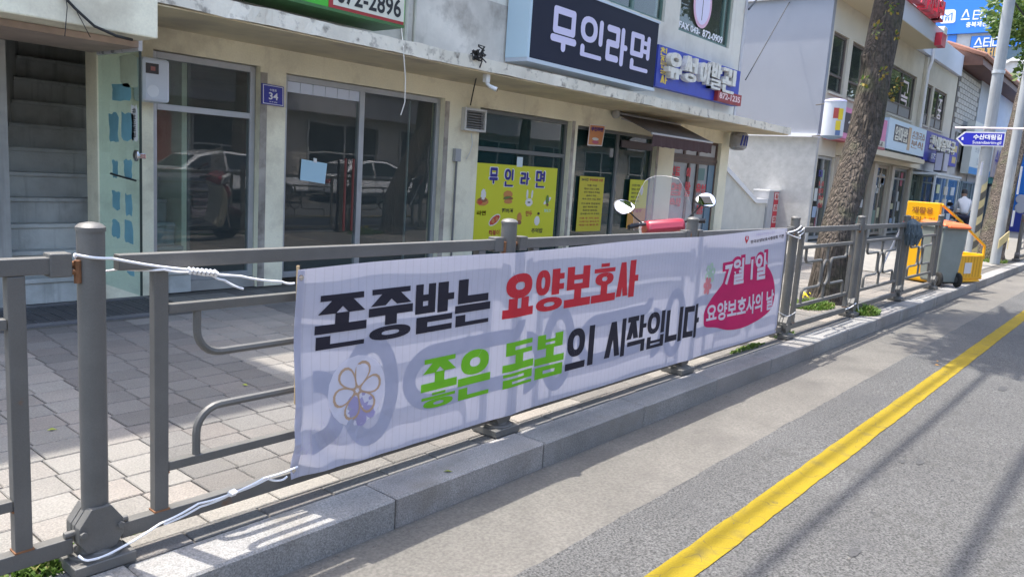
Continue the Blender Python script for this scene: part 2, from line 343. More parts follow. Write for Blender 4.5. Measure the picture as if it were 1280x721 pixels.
def letter(name, s, quad, m, parent, mode='font', off=.02, depth=0, rise=.002, mp=None, side=None, label=None, **k):
    """text laid in a quad TL,TR,BR,BL of 3-D points; depth extrudes towards the viewer side"""
    TL, TR, BR, BL = [Vector(p) for p in quad]; N = (TR-TL).cross(TL-BL).normalized()*-1
    N = (BR-BL).cross(TL-BL).normalized()
    if N.dot(CAM-TL) < 0: N = -N
    mb = MB()
    def P(u, v, d): return (BL*(1-u)+BR*u)*(1-v)+(TL*(1-u)+TR*u)*v+N*d
    if mode == 'font': vs, fs = text2d(s, off); polys = [([vs[i] for i in f], 0) for f in fs]
    else: sh = shapes_text(s, **k) if mode == 'heavy' else s; polys = [(p, i % 7) for i, p in enumerate(sh)]
    if mode == 'font' and depth == 0 and not mp:
        mb.add([P(u, v, rise) for u, v in vs], fs)
    else:
        for p, i in polys:
            e = rise+i*.00012
            if depth:
                mb.prism([P(u, v, rise) for u, v in p], N*(depth+i*.0004))
            else: mb.add([P(u, v, e) for u, v in p], [tuple(range(len(p)))])
    if mp:
        loc = []
        V, F = sub_polys([(v[0], v[2], v[1]) for v in mb.v], mb.f, (.04, .12), None)
        mb = MB(); mb.add([mp(x, z, y) for x, z, y in V], F)
    o = mb.build(name, m, parent, fix=bool(depth))
    if label: o['label'] = label
    return o
def shape(name, pts, m, parent, mp=None, rise=.001, N=(0, -1, 0), step=(.04, .12)):
    mb = MB(); mb.add([Vector(p)+Vector(N)*rise for p in pts], [tuple(range(len(pts)))])
    if mp:
        V, F = sub_polys([(v[0], v[2], v[1]) for v in mb.v], mb.f, step, None)
        mb = MB(); mb.add([mp(x, z, y) for x, z, y in V], F)
    return mb.build(name, m, parent, fix=False)
def pxq(x0, y0, x1, y1, Y, slope=None):  # axis aligned quad in plane Y from two px corners TL, BR
    a = at(x0, y0, 1, Y); b = at(x1, y1, 1, Y)
    return [(a.x, Y, a.z), (b.x, Y, a.z), (b.x, Y, b.z), (a.x, Y, b.z)]
def px4(p, Y): return [tuple(at(x, y, 1, Y)) for x, y in p]
def XZ(x0, x1, z0, z1, Y): return [(x0, Y, z1), (x1, Y, z1), (x1, Y, z0), (x0, Y, z0)]
# ------------------------------------------------------------------ ground sheets
RZ = -.137
g = MB(); g.quad((-400, -400, RZ-.03), (400, -400, RZ-.03), (400, 400, RZ-.03), (-400, 400, RZ-.03))
struct(g.build('ground', C('far_ground', (.22, .2, .17), .95, fine=.2), fix=False))
g = MB(); g.quad((-60, -9.2, RZ), (140, -9.2, RZ), (140, -.885, RZ), (-60, -.885, RZ)); struct(g.build('road', asphalt_m, fix=False))
g = MB(); g.box(-60, 140, -.89, -.283, RZ-.1, RZ+.004); struct(g.build('gutter', gutter_m))
g = MB(); g.box(-60, 140, -9.9, -9.2, RZ-.1, RZ+.004); struct(g.build('gutter', gutter_m))
def stripe(y0, y1, x0, x1, m, wob=.006):
    g = MB(); n = int((x1-x0)/.05) if x1-x0 < 60 else 60; vs = []
    for i in range(n+1):
        x = x0+(x1-x0)*i/n; a = wob*noise.noise((x*4, y0, 1))+.004*noise.noise((x*23, y0, 4)); b = wob*noise.noise((x*4, y1, 9))+.004*noise.noise((x*23, y1, 7)); vs += [(x, y0+a, RZ+.004), (x, y1+b, RZ+.004)]
    g.add(vs, [(2*i, 2*i+2, 2*i+3, 2*i+1) for i in range(n)]); return g
struct(stripe(-1.348, -1.207, -4, 50, yellow_m).build('road_marking', yellow_m, fix=False))
struct(stripe(-4.62, -4.5, -30, 80, yellow_m).build('road_marking', yellow_m, fix=False))
# ragged asphalt edge lapping the gutter, and grit
g = MB(); n = 420; vs = []
for i in range(n+1):
    x = -3+i*.06; vs += [(x, -1.02, RZ+.0008), (x, -.872+.012*noise.noise((x*3, 0, 2))+.008*noise.noise((x*17, 0, 5)), RZ+.0075)]
g.add(vs, [(2*i, 2*i+2, 2*i+3, 2*i+1) for i in range(n)]); struct(g.build('road', asphalt_m, fix=False))
random.seed(21); g = MB()
for k in range(900):
    x = random.uniform(-.5, 14); y = -.29-abs(random.gauss(0, .05)) if k % 3 else random.uniform(-2.6, -.3); r_ = random.uniform(.0015, .005); z = RZ+.006
    a = random.uniform(0, 3); c, s_ = r_*math.cos(a), r_*math.sin(a); g.add([(x-c, y-s_, z), (x+s_, y-c, z), (x+c, y+s_, z), (x-s_, y+c, z), (x, y, z+r_)], [(0, 1, 4), (1, 2, 4), (2, 3, 4), (3, 0, 4)])
o = g.build('grit', C('grit_stone', (.16, .14, .12), .9, var=.4, vscale=50), None); tag(o, 'scattered grit and small stones in the gutter and on the road', 'grit', None, 'stuff')
# oil spots
stain_m = C('tar_stain', (.05, .05, .05), .8, fine=.3, bump=.5)
for px, py, a, b in ((1068, 690, .055, .02), (1150, 578, .05, .018), (1128, 577, .03, .012), (1253, 486, .10, .03), (1090, 640, .012, .01), (1190, 600, .03, .006)):
    x, y = FZ(px, py, RZ); g = MB(); n = 16
    g.add([(x+a*(1+.4*noise.noise((k*1.3, px, 0)))*math.cos(k*2*math.pi/n), y+b*(1+.5*noise.noise((k*1.1, py, 3)))*math.sin(k*2*math.pi/n), RZ+.003) for k in range(n)], [tuple(range(n))])
    struct(g.build('road_stain', stain_m, fix=False))
# kerb: bed and stones
kb = MB(); kb.box(-60, 140, -.275, -.085, RZ-.05, -.012); kerb = struct(kb.build('kerb', joint_m))
def stone_mesh(nm, L_, m, y0=-.283, y1=-.082, z0=RZ-.04, bev=.008):
    g = MB(); g.box(.003, L_-.003, y0, y1, z0, 0)
    bm = bmesh.new(); me = bpy.data.meshes.new(nm); me.from_pydata(g.v, [], g.f); bm.from_mesh(me)
    bmesh.ops.recalc_face_normals(bm, faces=bm.faces); bmesh.ops.bevel(bm, geom=[e for e in bm.edges], offset=bev, segments=1, affect='EDGES'); bm.to_mesh(me); bm.free()
    me.materials.append(m); return me
stn = stone_mesh('kerb_stone', 1.0, granite_m)
for k in range(-3, 50):
    o = bpy.data.objects.new('kerb_stone', stn); COL.objects.link(o); o.parent = kerb
    o.location = (k+.06, random.uniform(-.003, .003), random.uniform(-.003, .002)); o.rotation_euler = (random.uniform(-.004, .004), 0, random.uniform(-.0015, .0015))
g = MB(); g.box(-60, 140, -10.2, -9.9, RZ-.05, 0); struct(g.build('kerb', granite_m))
g = MB(); g.box(-60, 140, -13.1, -10.2, RZ-.05, -.001); struct(g.build('pavement', C('far_paving', (.33, .31, .28), .9, fine=.2, fscale=20)))
# pavement bed
pv = MB(); pv.box(-60, 140, -.084, 9.0, RZ-.05, -.010); pav = struct(pv.build('pavement', joint_m))
def tile_mesh(nm, w, d, m, h=.03):
    g = MB(); g.box(-w/2, w/2, -d/2, d/2, -h, 0); me = bpy.data.meshes.new(nm); me.from_pydata(g.v, [], g.f)
    bm = bmesh.new(); bm.from_mesh(me); bmesh.ops.recalc_face_normals(bm, faces=bm.faces)
    bmesh.ops.bevel(bm, geom=[e for e in bm.edges if all(v.co.z > -.001 for v in e.verts)], offset=.004, segments=1, affect='EDGES'); bm.to_mesh(me); bm.free()
    me.materials.append(m); return me
TW = .205; TD = .195
tmesh = {(w, i): tile_mesh('tile', TW-.006, TD-.006, (tl_m if w else td_m)[i]) for w in (0, 1) for i in range(1)}
def is_light(x, y):
    u = x-.10*(y-1.4)+.0
    k = (u-.64) / (TW*5)
    if math.floor(k) % 2 == 0: return (math.floor(k) == 0 and False) or False
    return True
tiles = []
for i in range(-10, 62):
    for j in range(0, 22):
        y = .215+TD*(j+.5); x = .64+TW*(i+.5)+.09*(y-1.4)
        if y > 4.38 or (x < 2.25 and y > 3.62): continue
        lt = (math.floor(i/5) % 2 != 0)
        if (j > 15 and i >= 0 and i < 5 and (i+j) % 5 == 0): lt = True
        v = Vector((x, y, 0)); d = v-CAM; z = d.dot(fw)
        if z < .3: continue
        px = 640+FPX*d.dot(RT)/z; py = 360.5-FPX*d.dot(UP)/z
        seen = -30 < px < 400 and py < 760
        tiles.append((0 if seen else 1, z, x, y, lt))
tiles.sort(); rest = {True: MB(), False: MB()}
sh = .09
for n_, (a, z, x, y, lt) in enumerate(tiles):
    if n_ < 290 and a == 0:
        o = bpy.data.objects.new('tile', tmesh[(1 if lt else 0, 0)]); COL.objects.link(o); o.parent = pav
        o.location = (x, y, random.uniform(-.002, .0015)); o.rotation_euler = (random.uniform(-.006, .006), random.uniform(-.006, .006), -.0)
        o.matrix_parent_inverse = Matrix()
    else:
        q = random.uniform(-.002, .0015); rest[lt].box(x-TW/2+.003, x+TW/2-.003, y-TD/2+.003, y+TD/2-.003, -.03, q)
for lt in (True, False):
    o = rest[lt].build('paving', (tl_m if lt else td_m)[0], pav); o['kind'] = 'stuff'
# far paving beyond tiles (joints too small to pick out)
far_pave = mat('far_paving_tiles', (.20, .19, .17), .9, var=.1, vscale=.6, fine=.15, fscale=8, bump=.3)
g = MB(); g.box(13.6, 140, .1, 4.38, -.03, 0); g.box(13.6, 140, 4.38, 9, -.03, -.001); struct(g.build('pavement', far_pave))
# border rows beside the kerb
bt = [stone_mesh('border_stone', .30, td_m[0], -.078, .012, -.03, .004), stone_mesh('border_stone', .30, tl_m[0], .018, .108, -.03, .004),
      stone_mesh('border_stone', .30, td_m[0], .018, .108, -.03, .004), stone_mesh('border_stone', .3, tl_m[0], .114, .21, -.03, .004)]
for r, mi in ((0, 0), (1, 1), (2, 3)):
    for k in range(-5, 44):
        me = bt[mi]
        if r == 1 and (k//3) % 2: me = bt[2]
        o = bpy.data.objects.new('border_stone', me); COL.objects.link(o); o.parent = pav
        o.location = (k*.30+.11*r, random.uniform(-.002, .002), random.uniform(-.004, .0)); o.rotation_euler = (random.uniform(-.01, .01), 0, random.uniform(-.004, .004))
# ------------------------------------------------------------------ fence
def dist_px(v):
    d = Vector(v)-CAM; z = d.dot(fw); return (640+FPX*d.dot(RT)/z, 360.5-FPX*d.dot(UP)/z, z)
fence = thing('street_fence', 'grey-brown painted steel pedestrian fence along the kerb with curved bar ornaments', 'fence', (0, 0, 0))
def arc(cx, cz, r, a0, a1, y, n=6): return [(cx+r*math.cos(math.radians(a0+(a1-a0)*k/n)), y, cz+r*math.sin(math.radians(a0+(a1-a0)*k/n))) for k in range(n+1)]
def post(x, y=0):
    R_ = .04
    p = MB().lathe((x, y, 0), [(R_, .02), (R_, 1.085), (R_*1.0, 1.09)], 20).build('post', fence_m, fence, True)
    MB().lathe((x, y, 1.088), [(R_+.003, 0), (R_+.003, .012), (R_*.8, .022), (R_*.3, .027)], 20).build('cap', fence_m, p, True)
    b = MB(); b.lathe((x, y, 0), [(.082, .034), (.082, .048), (.055, .052), (.05, .07)], 20)
    b.obox((x, y, .02), (1, 0, 0), (0, 1, 0), (0, 0, 1), .19, .17, .036); b.build('base_flange', fence_m, p, True, .003)
    c = MB()
    oc = [(-.068, .10), (-.045, .06), (.045, .06), (.068, .10), (.068, .15), (.03, .205), (-.03, .205), (-.068, .15)]
    for s0, s1 in ((-.052, -.015), (-.011, .011), (.015, .052)):
        c.prism([(x+a, y+s0, z) for a, z in oc], (0, s1-s0, 0))
    for sx in (-1, 1):
        c.tube([(x+sx*.06, y-.01, .125), (x+sx*.098, y-.01, .125)], .012, 8); c.tube([(x+sx*.058, y-.052, .13), (x+sx*.058, y-.064, .13)], .012, 6)
    c.build('clamp', fence_m, p, False, .002)
    h = MB(); h.tube([(x-.044, y-.012, .93), (x-.044, y-.012, 1.0)], .011, 8); h.tube([(x-.05, y-.012, .965), (x-.085, y-.012, .965)], .009, 8)
    h.build('bolt', rust_m, p, True)
    return p
def rail_tube(g, pts): g.tube(pts, .0145, 8)
def panel(xa, xb, kind, open_left=False):
    a = xa+.075; b = xb-.075; D = .021
    g = MB(); g.box(a, b, -D, D, .962, 1.012)
    top = g.build('top_rail', fence_m, fence, False, .003)
    g = MB(); g.box(a, b, -D, D, .062, .115); g.build('bottom_rail', fence_m, fence, False, .003)
    ua, ub = xa+.212, xb-.212
    for x in (ua, ub):
        up_ = MB().box(x-.024, x+.024, -.0195, .0195, .116, .961).build('upright', fence_m, fence, False, .003)
        MB().box(x-.027, x+.027, -.022, .0215, .1152, .121).build('weld', rust_m, up_); MB().box(x+.02 if x == ua else x-.028, x+.028 if x == ua else x-.02, -.018, .018, .246, .252).build('weld', rust_m, up_)
    MB().box(ua+.025, ub-.025, -.016, .016, .806, .838).build('rail', fence_m, fence, False, .003)
    MB().box(ua+.025, ub-.025, -.016, .016, .252, .285).build('rail', fence_m, fence, False, .003)
    for x, s in ((a, -1), (b, 1)):   # sleeves
        if open_left and s == -1: continue
        MB().box(x-.05 if s == 1 else x-.012, x+.012 if s == 1 else x+.05, -D-.006, D+.006, .952, 1.024).build('sleeve', fence_m, fence, False, .004)
        MB().tube([(x+s*.005, 0, .985), (x+s*.04, 0, .985)], .012, 8).build('bolt', rust_m, fence, True)
    if kind == 0:
        l, r = xa+.345, xb-.345; q = .09
        g = MB(); rail_tube(g, [(l, 0, .806), (l, 0, .648+q)]+arc(l+q, .648+q, q, 180, 270, 0)[1:]+arc(r-q, .648+q, q, 270, 360, 0)+[(r, 0, .806)]); g.build('curved_bar', fence_m, fence, True)
        g = MB(); rail_tube(g, [(l, 0, .285), (l, 0, .452-q)]+arc(l+q, .452-q, q, 180, 90, 0)[1:]+arc(r-q, .452-q, q, 90, 0, 0)+[(r, 0, .285)]); g.build('curved_bar', fence_m, fence, True)
    else:
        c = (xa+xb)/2; w = .105; q = .05
        g = MB(); rail_tube(g, [(c+w*math.sin(t), 0, .545+.125*math.cos(t)) for t in [2*math.pi*k/20 for k in range(21)]]); g.build('ring_bar', fence_m, fence, True)
        for s in (-1, 1):
            l = c+s*.62
            def sc(p): return [(c+s*abs(x-c), y, z) for x, y, z in p]
            xi = c+w+.03
            pts = [(c+.62, 0, .806), (c+.62, 0, .68+q)]+arc(c+.62-q, .68+q, q, 0, -90, 0)[1:]+[(xi+q, 0, .68)]+arc(xi+q, .68-q, q, 90, 180, 0)+[(xi, 0, .56)]
            g = MB(); rail_tube(g, sc(pts)); g.build('curved_bar', fence_m, fence, True)
            pts = [(c+.62, 0, .285), (c+.62, 0, .42-q)]+arc(c+.62-q, .42-q, q, 0, 90, 0)[1:]+[(xi+q, 0, .42)]+arc(xi+q, .42+q, q, 270, 180, 0)+[(xi, 0, .56)]
            g = MB(); rail_tube(g, sc(pts)); g.build('curved_bar', fence_m, fence, True)
        MB().tube([(c, 0, .285), (c, 0, .42)], .0145, 8).build('bar', fence_m, fence, True)
        MB().tube([(c, 0, .67), (c, 0, .806)], .0145, 8).build('bar', fence_m, fence, True)
for k in range(-1, 7): post(2*k)
for k in range(-1, 6): panel(2*k, 2*k+2, 0 if k < 3 and k != 2 else 1, k == 0)
for x in (21.0, 23.0, 25.0, 27.0, 29.0): post(x)
for x in (21.0, 23.0, 25.0, 27.0): panel(x, x+2, 1)
# ------------------------------------------------------------------ banner
BX0, BX1 = .705, 5.655
def bz(x): s = (x-BX0)/(BX1-BX0); return .105-.006*s, .936+.078*s      # bottom, top
def by(x, z):
    b, t = bz(x); v = (z-b)/(t-b); e = min(1, (x-BX0)/.5)
    w = .002*math.sin(x*5.3+1.2*math.sin(x*1.7))+.0007*math.sin(x*13.1+2*v)*(.4+v*.6)
    w += (1-e)*.010*math.sin(v*9+.6+x*6)+.003*math.exp(-((v-.93)/.07)**2)*math.sin(x*4+1)
    w += .010*max(0, 1-((v-.1)/.25)**2)*math.exp(-(x-BX0)*3.5)*math.sin((x*1.2+v)*26)
    for xp in (2, 4): w += .012*math.exp(-((x-xp)/.10)**2)
    return -.062-.008*(1-v)-w
BR = .0015
def bmp(x, z, y=None):
    lift = max(0, -.05-(y if y is not None else -.05))     # extra lift carried by y below -.05
    return (x, by(x, z)-lift-.0004, z)
banner_m = mat('banner_cloth', (.50, .50, .60), .75, trans=.28, var=.02, vscale=20)
n_ = banner_m.node_tree.nodes; L_ = banner_m.node_tree.links      # faint woven rib lines
wv = n_.new('ShaderNodeTexWave'); wv.inputs['Scale'].default_value = 7.4; gm = n_.new('ShaderNodeNewGeometry'); L_.new(gm.outputs['Position'], wv.inputs['Vector'])
wr = n_.new('ShaderNodeMapRange'); wr.inputs[1].default_value = .93; wr.inputs[2].default_value = 1; wr.inputs[3].default_value = 1; wr.inputs[4].default_value = .86; L_.new(wv.outputs['Fac'], wr.inputs[0])
bs = n_['Principled BSDF']; src = bs.inputs['Base Color'].links[0].from_socket; mx = n_.new('ShaderNodeMix'); mx.data_type = 'RGBA'; mx.blend_type = 'MULTIPLY'; mx.inputs[0].default_value = 1
L_.new(src, mx.inputs[6]); L_.new(_grey(n_, L_, wr.outputs[0]), mx.inputs[7]); L_.new(mx.outputs[2], bs.inputs['Base Color'])
banner = thing('banner', 'long white fabric banner with black, red and green Korean lettering tied to the fence', 'banner', (BX0, -.06, .1))
g = MB(); NX, NZ = 260, 34
for i in range(NX+1):
    x = BX0+(BX1-BX0)*i/NX; b, t = bz(x)
    sag = .006*math.sin(i/NX*math.pi*5)
    for j in range(NZ+1): z = b+(t-b+sag)*j/NZ; g.v.append((x, by(x, z), z))
for i in range(NX):
    for j in range(NZ): a = i*(NZ+1)+j; g.f.append([a, a+NZ+1, a+NZ+2, a+1]); g.m.append(0)
g.build('cloth', banner_m, banner, 'all', fix=False)
def ink(nm, c): return mat('ink_'+nm, c, .75, trans=.30, var=.03, vscale=15)
ink_black = ink('black', (.022, .02, .035)); ink_red = ink('red', (.62, .03, .045)); ink_green = ink('green', (.20, .55, .02)); ink_mag = ink('magenta', (.60, .012, .13))
ink_white = ink('white', (.74, .72, .80)); ink_grey = ink('pattern', (.445, .455, .565)); ink_gold = ink('gold', (.58, .40, .27)); ink_lilac = ink('lilac', (.42, .38, .60))
ink_pgreen = ink('pale_green', (.42, .58, .45)); ink_coral = ink('coral', (.72, .25, .28))
def bq(x0, x1, v0, v1, x0b=None, x1b=None):
    q = []
    for x, v in ((x0, v1), (x1, v1), (x1, v0), (x0, v0)): b, t = bz(x); q.append((x, -.05, b+(t-b)*v))
    return q
def bl(name, s, x0, x1, v0, v1, m, rise=.0016, **k): return letter(name, s, bq(x0, x1, v0, v1), m, banner, mp=bmp, rise=rise, **k)
HV = dict(mode='heavy', th=.20, tv=.27, gap=.04)
bl('lettering', '존중받는', .795, 1.815, .605, .868, ink_black, **HV)
bl('lettering', '요양보호사', 1.905, 3.21, .605, .868, ink_red, **HV)
bl('lettering', '좋은', 1.37, 1.845, .175, .455, ink_green, **HV)
bl('lettering', '돌봄', 1.93, 2.465, .175, .455, ink_green, **HV)
bl('lettering', '의', 2.485, 2.76, .18, .455, ink_black, mode='heavy', th=.17, tv=.2, gap=.04)
bl('lettering', '시작입니다', 2.88, 4.105, .18, .455, ink_black, mode='heavy', th=.17, tv=.2, gap=.04)
def bshape(name, pts, m, rise):
    P_ = [at(x, y, 1, -.06) for x, y in pts]
    return shape(name, [(p.x, -.05, p.z) for p in P_], m, banner, mp=bmp, rise=rise)
blob = [(880, 408), (878.5, 398), (880, 388), (889, 372), (901, 356), (909, 340), (917, 332), (935, 330), (952, 328), (960, 335), (965, 345), (967.5, 358), (967, 372), (963, 385), (953, 395), (940, 403), (925, 409.5), (908, 412), (893, 409)]
def smooth_loop(p, n=5):
    o = []; N = len(p)
    for i in range(N):
        a, b, c, d = [Vector(p[(i+k-1) % N]) for k in range(4)]
        for k in range(n): t = k/n; o.append(tuple(.5*((2*b)+(c-a)*t+(2*a-5*b+4*c-d)*t*t+(3*b-a-3*c+d)*t**3)))
    return o
bshape('emblem', smooth_loop(blob), ink_mag, .0012)
def bpx(name, s, q, m, rise, **k):
    q = [(p.x, -.05, p.z) for p in (at(x, y, 1, -.06) for x, y in q)]
    return letter(name, s, q, m, banner, mp=bmp, rise=rise, **k)
d1 = [(906, 327), (957, 315), (955, 348), (904, 358)]
bpx('lettering', '7월 1일', [(903.3, 323.5), (960, 311), (958, 352), (901, 362.5)], ink_mag, .0020, off=.11)
bpx('lettering', '7월 1일', d1, ink_white, .0032, off=.03)
bpx('lettering', '요양보호사의 날', [(882, 381), (966.5, 361), (965, 386), (881, 404)], ink_white, .0034, off=.03)
bpx('lettering', '전국요양보호사중앙회 기관', [(936.5, 300.5), (980, 292.5), (980, 297), (936.5, 304.5)], ink_black, .002, off=.03)
bpx('lettering', '기념일 요양보호사 법정', [(944, 291.8), (968, 288.8), (968, 291.8), (944, 295)], ink_lilac, .002, off=.0)
# heart logo
hp = [(math.sin(t)**3, (13*math.cos(t)-5*math.cos(2*t)-2*math.cos(3*t)-math.cos(4*t))/16) for t in [2*math.pi*k/24 for k in range(24)]]
c_ = at(932, 299, 1, -.06)
shape('logo', [(c_.x+.036*u, -.05, c_.z+.036*v) for u, v in hp], ink_red, banner, mp=bmp, rise=.002)
shape('logo', [(c_.x+.016*u, -.05, c_.z+.008+.016*v) for u, v in hp], ink_white, banner, mp=bmp, rise=.003)
# pale ribbon pattern
def bring(cx, cz, rx, rz, w, m, rise, a0=0, a1=360, n=28):
    mb = MB(); V_ = []
    for k in range(n+1):
        t = math.radians(a0+(a1-a0)*k/n); V_ += [(cx+rx*math.cos(t), cz+rz*math.sin(t)), (cx+(rx-w)*math.cos(t), cz+(rz-w)*math.sin(t))]
    F_ = [(2*k, 2*k+1, 2*k+3, 2*k+2) for k in range(n)]
    V2, F2 = sub_polys([(x, z, -.05-rise) for x, z in V_], F_, (.05, .2), None)
    mb.add([bmp(x, z, y) for x, z, y in V2], F2); return mb.build('pattern', m, banner, fix=False)
def ribbon(x0, s=1):
    bring(x0+.07, .36, .17, .17, .085, ink_grey, .0004, -90, 90)
    bring(x0+.36, .40, .155, .24, .075, ink_grey, .0005)
    bring(x0+.74, .40, .20, .155, .075, ink_grey, .0006, 90, 270)
    for z0, z1 in ((.245, .32), (.48, .555)):
        shape('pattern', [(x0+.74, -.05, z0), (x0+1.25, -.05, z0+.01), (x0+1.25, -.05, z1+.01), (x0+.74, -.05, z1)], ink_grey, banner, mp=bmp, rise=.0006, step=(.05, .2))
    bring(x0+1.25, .60, .13, .11, .07, ink_grey, .0007, -90, 0)
for x0 in (.72, 2.05, 3.38): ribbon(x0)
# flowers
def flower(cx, cz, r, m, wid=.009, rise=.002, rot=0, fill=None):
    if fill: bring(cx, cz, r*1.15, r*1.15, r*1.14, fill, rise-.0008, n=20)
    for k in range(6):
        a = rot+k*2*math.pi/6; ux, uz = math.cos(a), math.sin(a); V_ = []; n = 16
        for j in range(n+1):
            t = 2*math.pi*j/n; lx = r*(.52+.46*math.cos(t)); ly = r*.29*math.sin(t)*(1.0+.4*math.cos(t))
            for e in (1, 1-wid/(r*.3)):
                qx = r*.52+(lx-r*.52)*e; qy = ly*e; V_.append((cx+ux*qx-uz*qy, cz+uz*qx+ux*qy))
        mb = MB(); mb.add([bmp(x, z, -.05-rise-.0001*k) for x, z in V_], [(2*j, 2*j+1, 2*j+3, 2*j+2) for j in range(n)]); mb.build('flower_print', m, banner, fix=False)
c_ = at(445, 487, 1, -.06); flower(c_.x+.025, c_.z-.075, .085, ink_lilac, .03, .0012, .5); flower(c_.x, c_.z, .13, ink_gold, .008, .0022, .2, ink_white)
c_ = at(887, 342, 1, -.06); flower(c_.x, c_.z, .085, ink_pgreen, .014, .002, .3); c_ = at(884, 357, 1, -.06); flower(c_.x-.01, c_.z, .07, ink_coral, .02, .0028, .9)
mb = MB()
for k in range(90):
    a = random.uniform(0, math.pi); r_ = .17*math.sqrt(random.random()); cx, cz = .87+r_*math.cos(a), .19+r_*math.sin(a)*.8
    d = random.uniform(-.5, .5); mb.add([bmp(cx+q*.009*math.cos(d+1)+w*.0008, cz+q*.009*math.sin(d+1), -.0512) for q, w in ((0, -1), (0, 1), (1, 1), (1, -1))], [(0, 1, 2, 3)])
o = mb.build('speckle_print', ink_lilac, banner, fix=False); o['kind'] = 'stuff'
# hems and eyelets
hem_m = ink('hem', (.49, .49, .59)); mb = MB()
for x0, x1 in ((BX0, BX0+.03), (BX1-.03, BX1)):
    b, t = bz(x0); shape('hem', [(x0, -.05, b+.002), (x1, -.05, b+.002), (x1, -.05, t-.004), (x0, -.05, t-.004)], hem_m, banner, mp=bmp, rise=.001, step=(.02, .05))
for x in (BX0+.015, BX1-.015):
    b, t = bz(x)
    for z in (b+.03, t-.03): MB().lathe((x, by(x, z)-.001, z), [(.011, 0), (.011, .003), (.006, .004)], 12, (0, -1, 0)).build('eyelet', chrome_m, banner, True)
mb = MB().tube([(BX0+.022, -.042, bz(BX0)[0]+.3), (BX0+.016, -.045, bz(BX0)[1]+.012)], .006, 6); mb.build('stick', C('pine_stick', (.5, .36, .2), .8), banner)
# ropes
rope_m = C('white_rope', (.82, .82, .84), .7, bump=.4, bscale=300)
def rope(pts, label, r=.0042, knots=(), group=None, n=5):
    P_ = [Vector(p) for p in pts]; out = []
    for i in range(len(P_)-1):
        for k in range(n): out.append(P_[i].lerp(P_[i+1], k/n)+Vector((0, 0, -.004*math.sin(math.pi*k/n))))
    out.append(P_[-1]); mb = MB().tube(out, r, 6)
    for a, b, rr in knots:
        a = Vector(a); b = Vector(b); m_ = max(4, int((b-a).length/.012))
        for k in range(m_): c = a.lerp(b, k/(m_-1)); mb.tube([c-Vector((.004, 0, -.008)), c+Vector((.004, -.009, 0)), c+Vector((.004, 0, -.009))], rr, 5)
    return tag(mb.build('rope', rope_m, None, True), label, 'rope', group)
def A(px, py, Y): return tuple(at(px, py, 1, Y))
rope([A(93, 318, -.05), A(140, 323, -.05), A(235, 337, -.06), A(300, 345, -.06), A(352, 352, -.066), A(368, 354, -.075)], 'white rope stretched from the near round post to the top left corner of the banner', knots=((A(236, 338, -.063), A(268, 341, -.063), .007),))
rope([A(95, 320, -.0), A(93, 318, .045), (-.0, .05, .955), A(150, 336, .03), A(205, 337, -.03), A(240, 340, -.055), A(265, 344, -.06), A(280, 350, -.06), A(304, 361, -.06)], 'thin white rope end hanging loose beside the knot over the upper rail')
rope([A(98, 694, -.052), A(110, 700, -.075), A(140, 690, -.075), A(200, 654, -.06), A(248, 629, -.05), A(290, 616, -.055), A(330, 597, -.06), A(372, 583, -.075)], 'white rope from the near post foot to the bottom left banner corner', knots=((A(287, 616, -.06), A(292, 614, -.06), .008),))
rope([A(205, 655, -.055), A(250, 633, -.045), A(290, 617, -.05), A(335, 598, -.055), A(350, 600, -.06), A(359, 595, -.06)], 'short knotted white rope end below the lower rail near the banner corner')
x_ = BX1-.015; t_ = bz(x_)[1]-.03
rope([(x_, -.075, t_), (5.85, -.07, 1.0), (5.98, -.06, 1.03), (6.06, -.02, 1.02), (6.1, .03, 1.0)], 'white rope tying the top right banner corner around the fence post', .006)
rope([(x_, -.075, t_-.01), (5.9, -.075, .93), (6.0, -.06, .92), (6.07, -.03, .945), (6.16, -.03, .97), (6.1, -.05, 1.01), (5.95, -.05, .97)], 'loose white cord wrapped in a tangle round the post beside the banner', .005)
b_ = bz(x_)[0]+.03+.1
rope([(x_, -.075, b_+.06), (5.9, -.07, .22), (6.2, -.03, .222)], 'thin white string pulled from the banner edge to the next fence upright', .0025)
rope([(7.75, -.03, .1), (7.9, -.05, .12), (8.0, -.06, .15), (8.1, -.05, .13), (8.15, -.06, .04)], 'thin white cord tied at the foot of the post by the tree', .005)
# ------------------------------------------------------------------ near building
B = 4.45; CY = 3.38       # facade plane, canopy front
bld = thing('shop_building', 'cream plastered two storey building with weathered concrete canopy and open stairway', 'building', (8, B, 0))
def wall_holes(name, x0, x1, z0, z1, y0, y1, holes, m, parent):
    xs = sorted({x0, x1, *[h[0] for h in holes], *[h[1] for h in holes]}); zs = sorted({z0, z1, *[h[2] for h in holes], *[h[3] for h in holes]}); mb = MB()
    xs = [x for x in xs if x0 <= x <= x1]; zs = [z for z in zs if z0 <= z <= z1]
    for i in range(len(xs)-1):
        run = None
        for j in range(len(zs)-1):
            cx, cz = (xs[i]+xs[i+1])/2, (zs[j]+zs[j+1])/2; solid = not any(h[0] < cx < h[1] and h[2] < cz < h[3] for h in holes)
            if solid: run = (run[0], zs[j+1]) if run else (zs[j], zs[j+1])
            if (not solid or j == len(zs)-2) and run: mb.box(xs[i], xs[i+1], y0, y1, run[0], run[1]); run = None
    return mb.build(name, m, parent)
holes = [(-1.6, 1.84, 0, 2.13), (2.315, 3.37, .0, 2.185), (3.665, 5.93, .0, 2.16), (6.58, 8.62, .0, 2.12), (8.78, 11.20, .0, 2.08), (11.86, 13.78, .0, 2.14)]
wall_holes('wall', -4, 14.15, 0, 2.39, B, B+.22, holes, cream_m, bld)
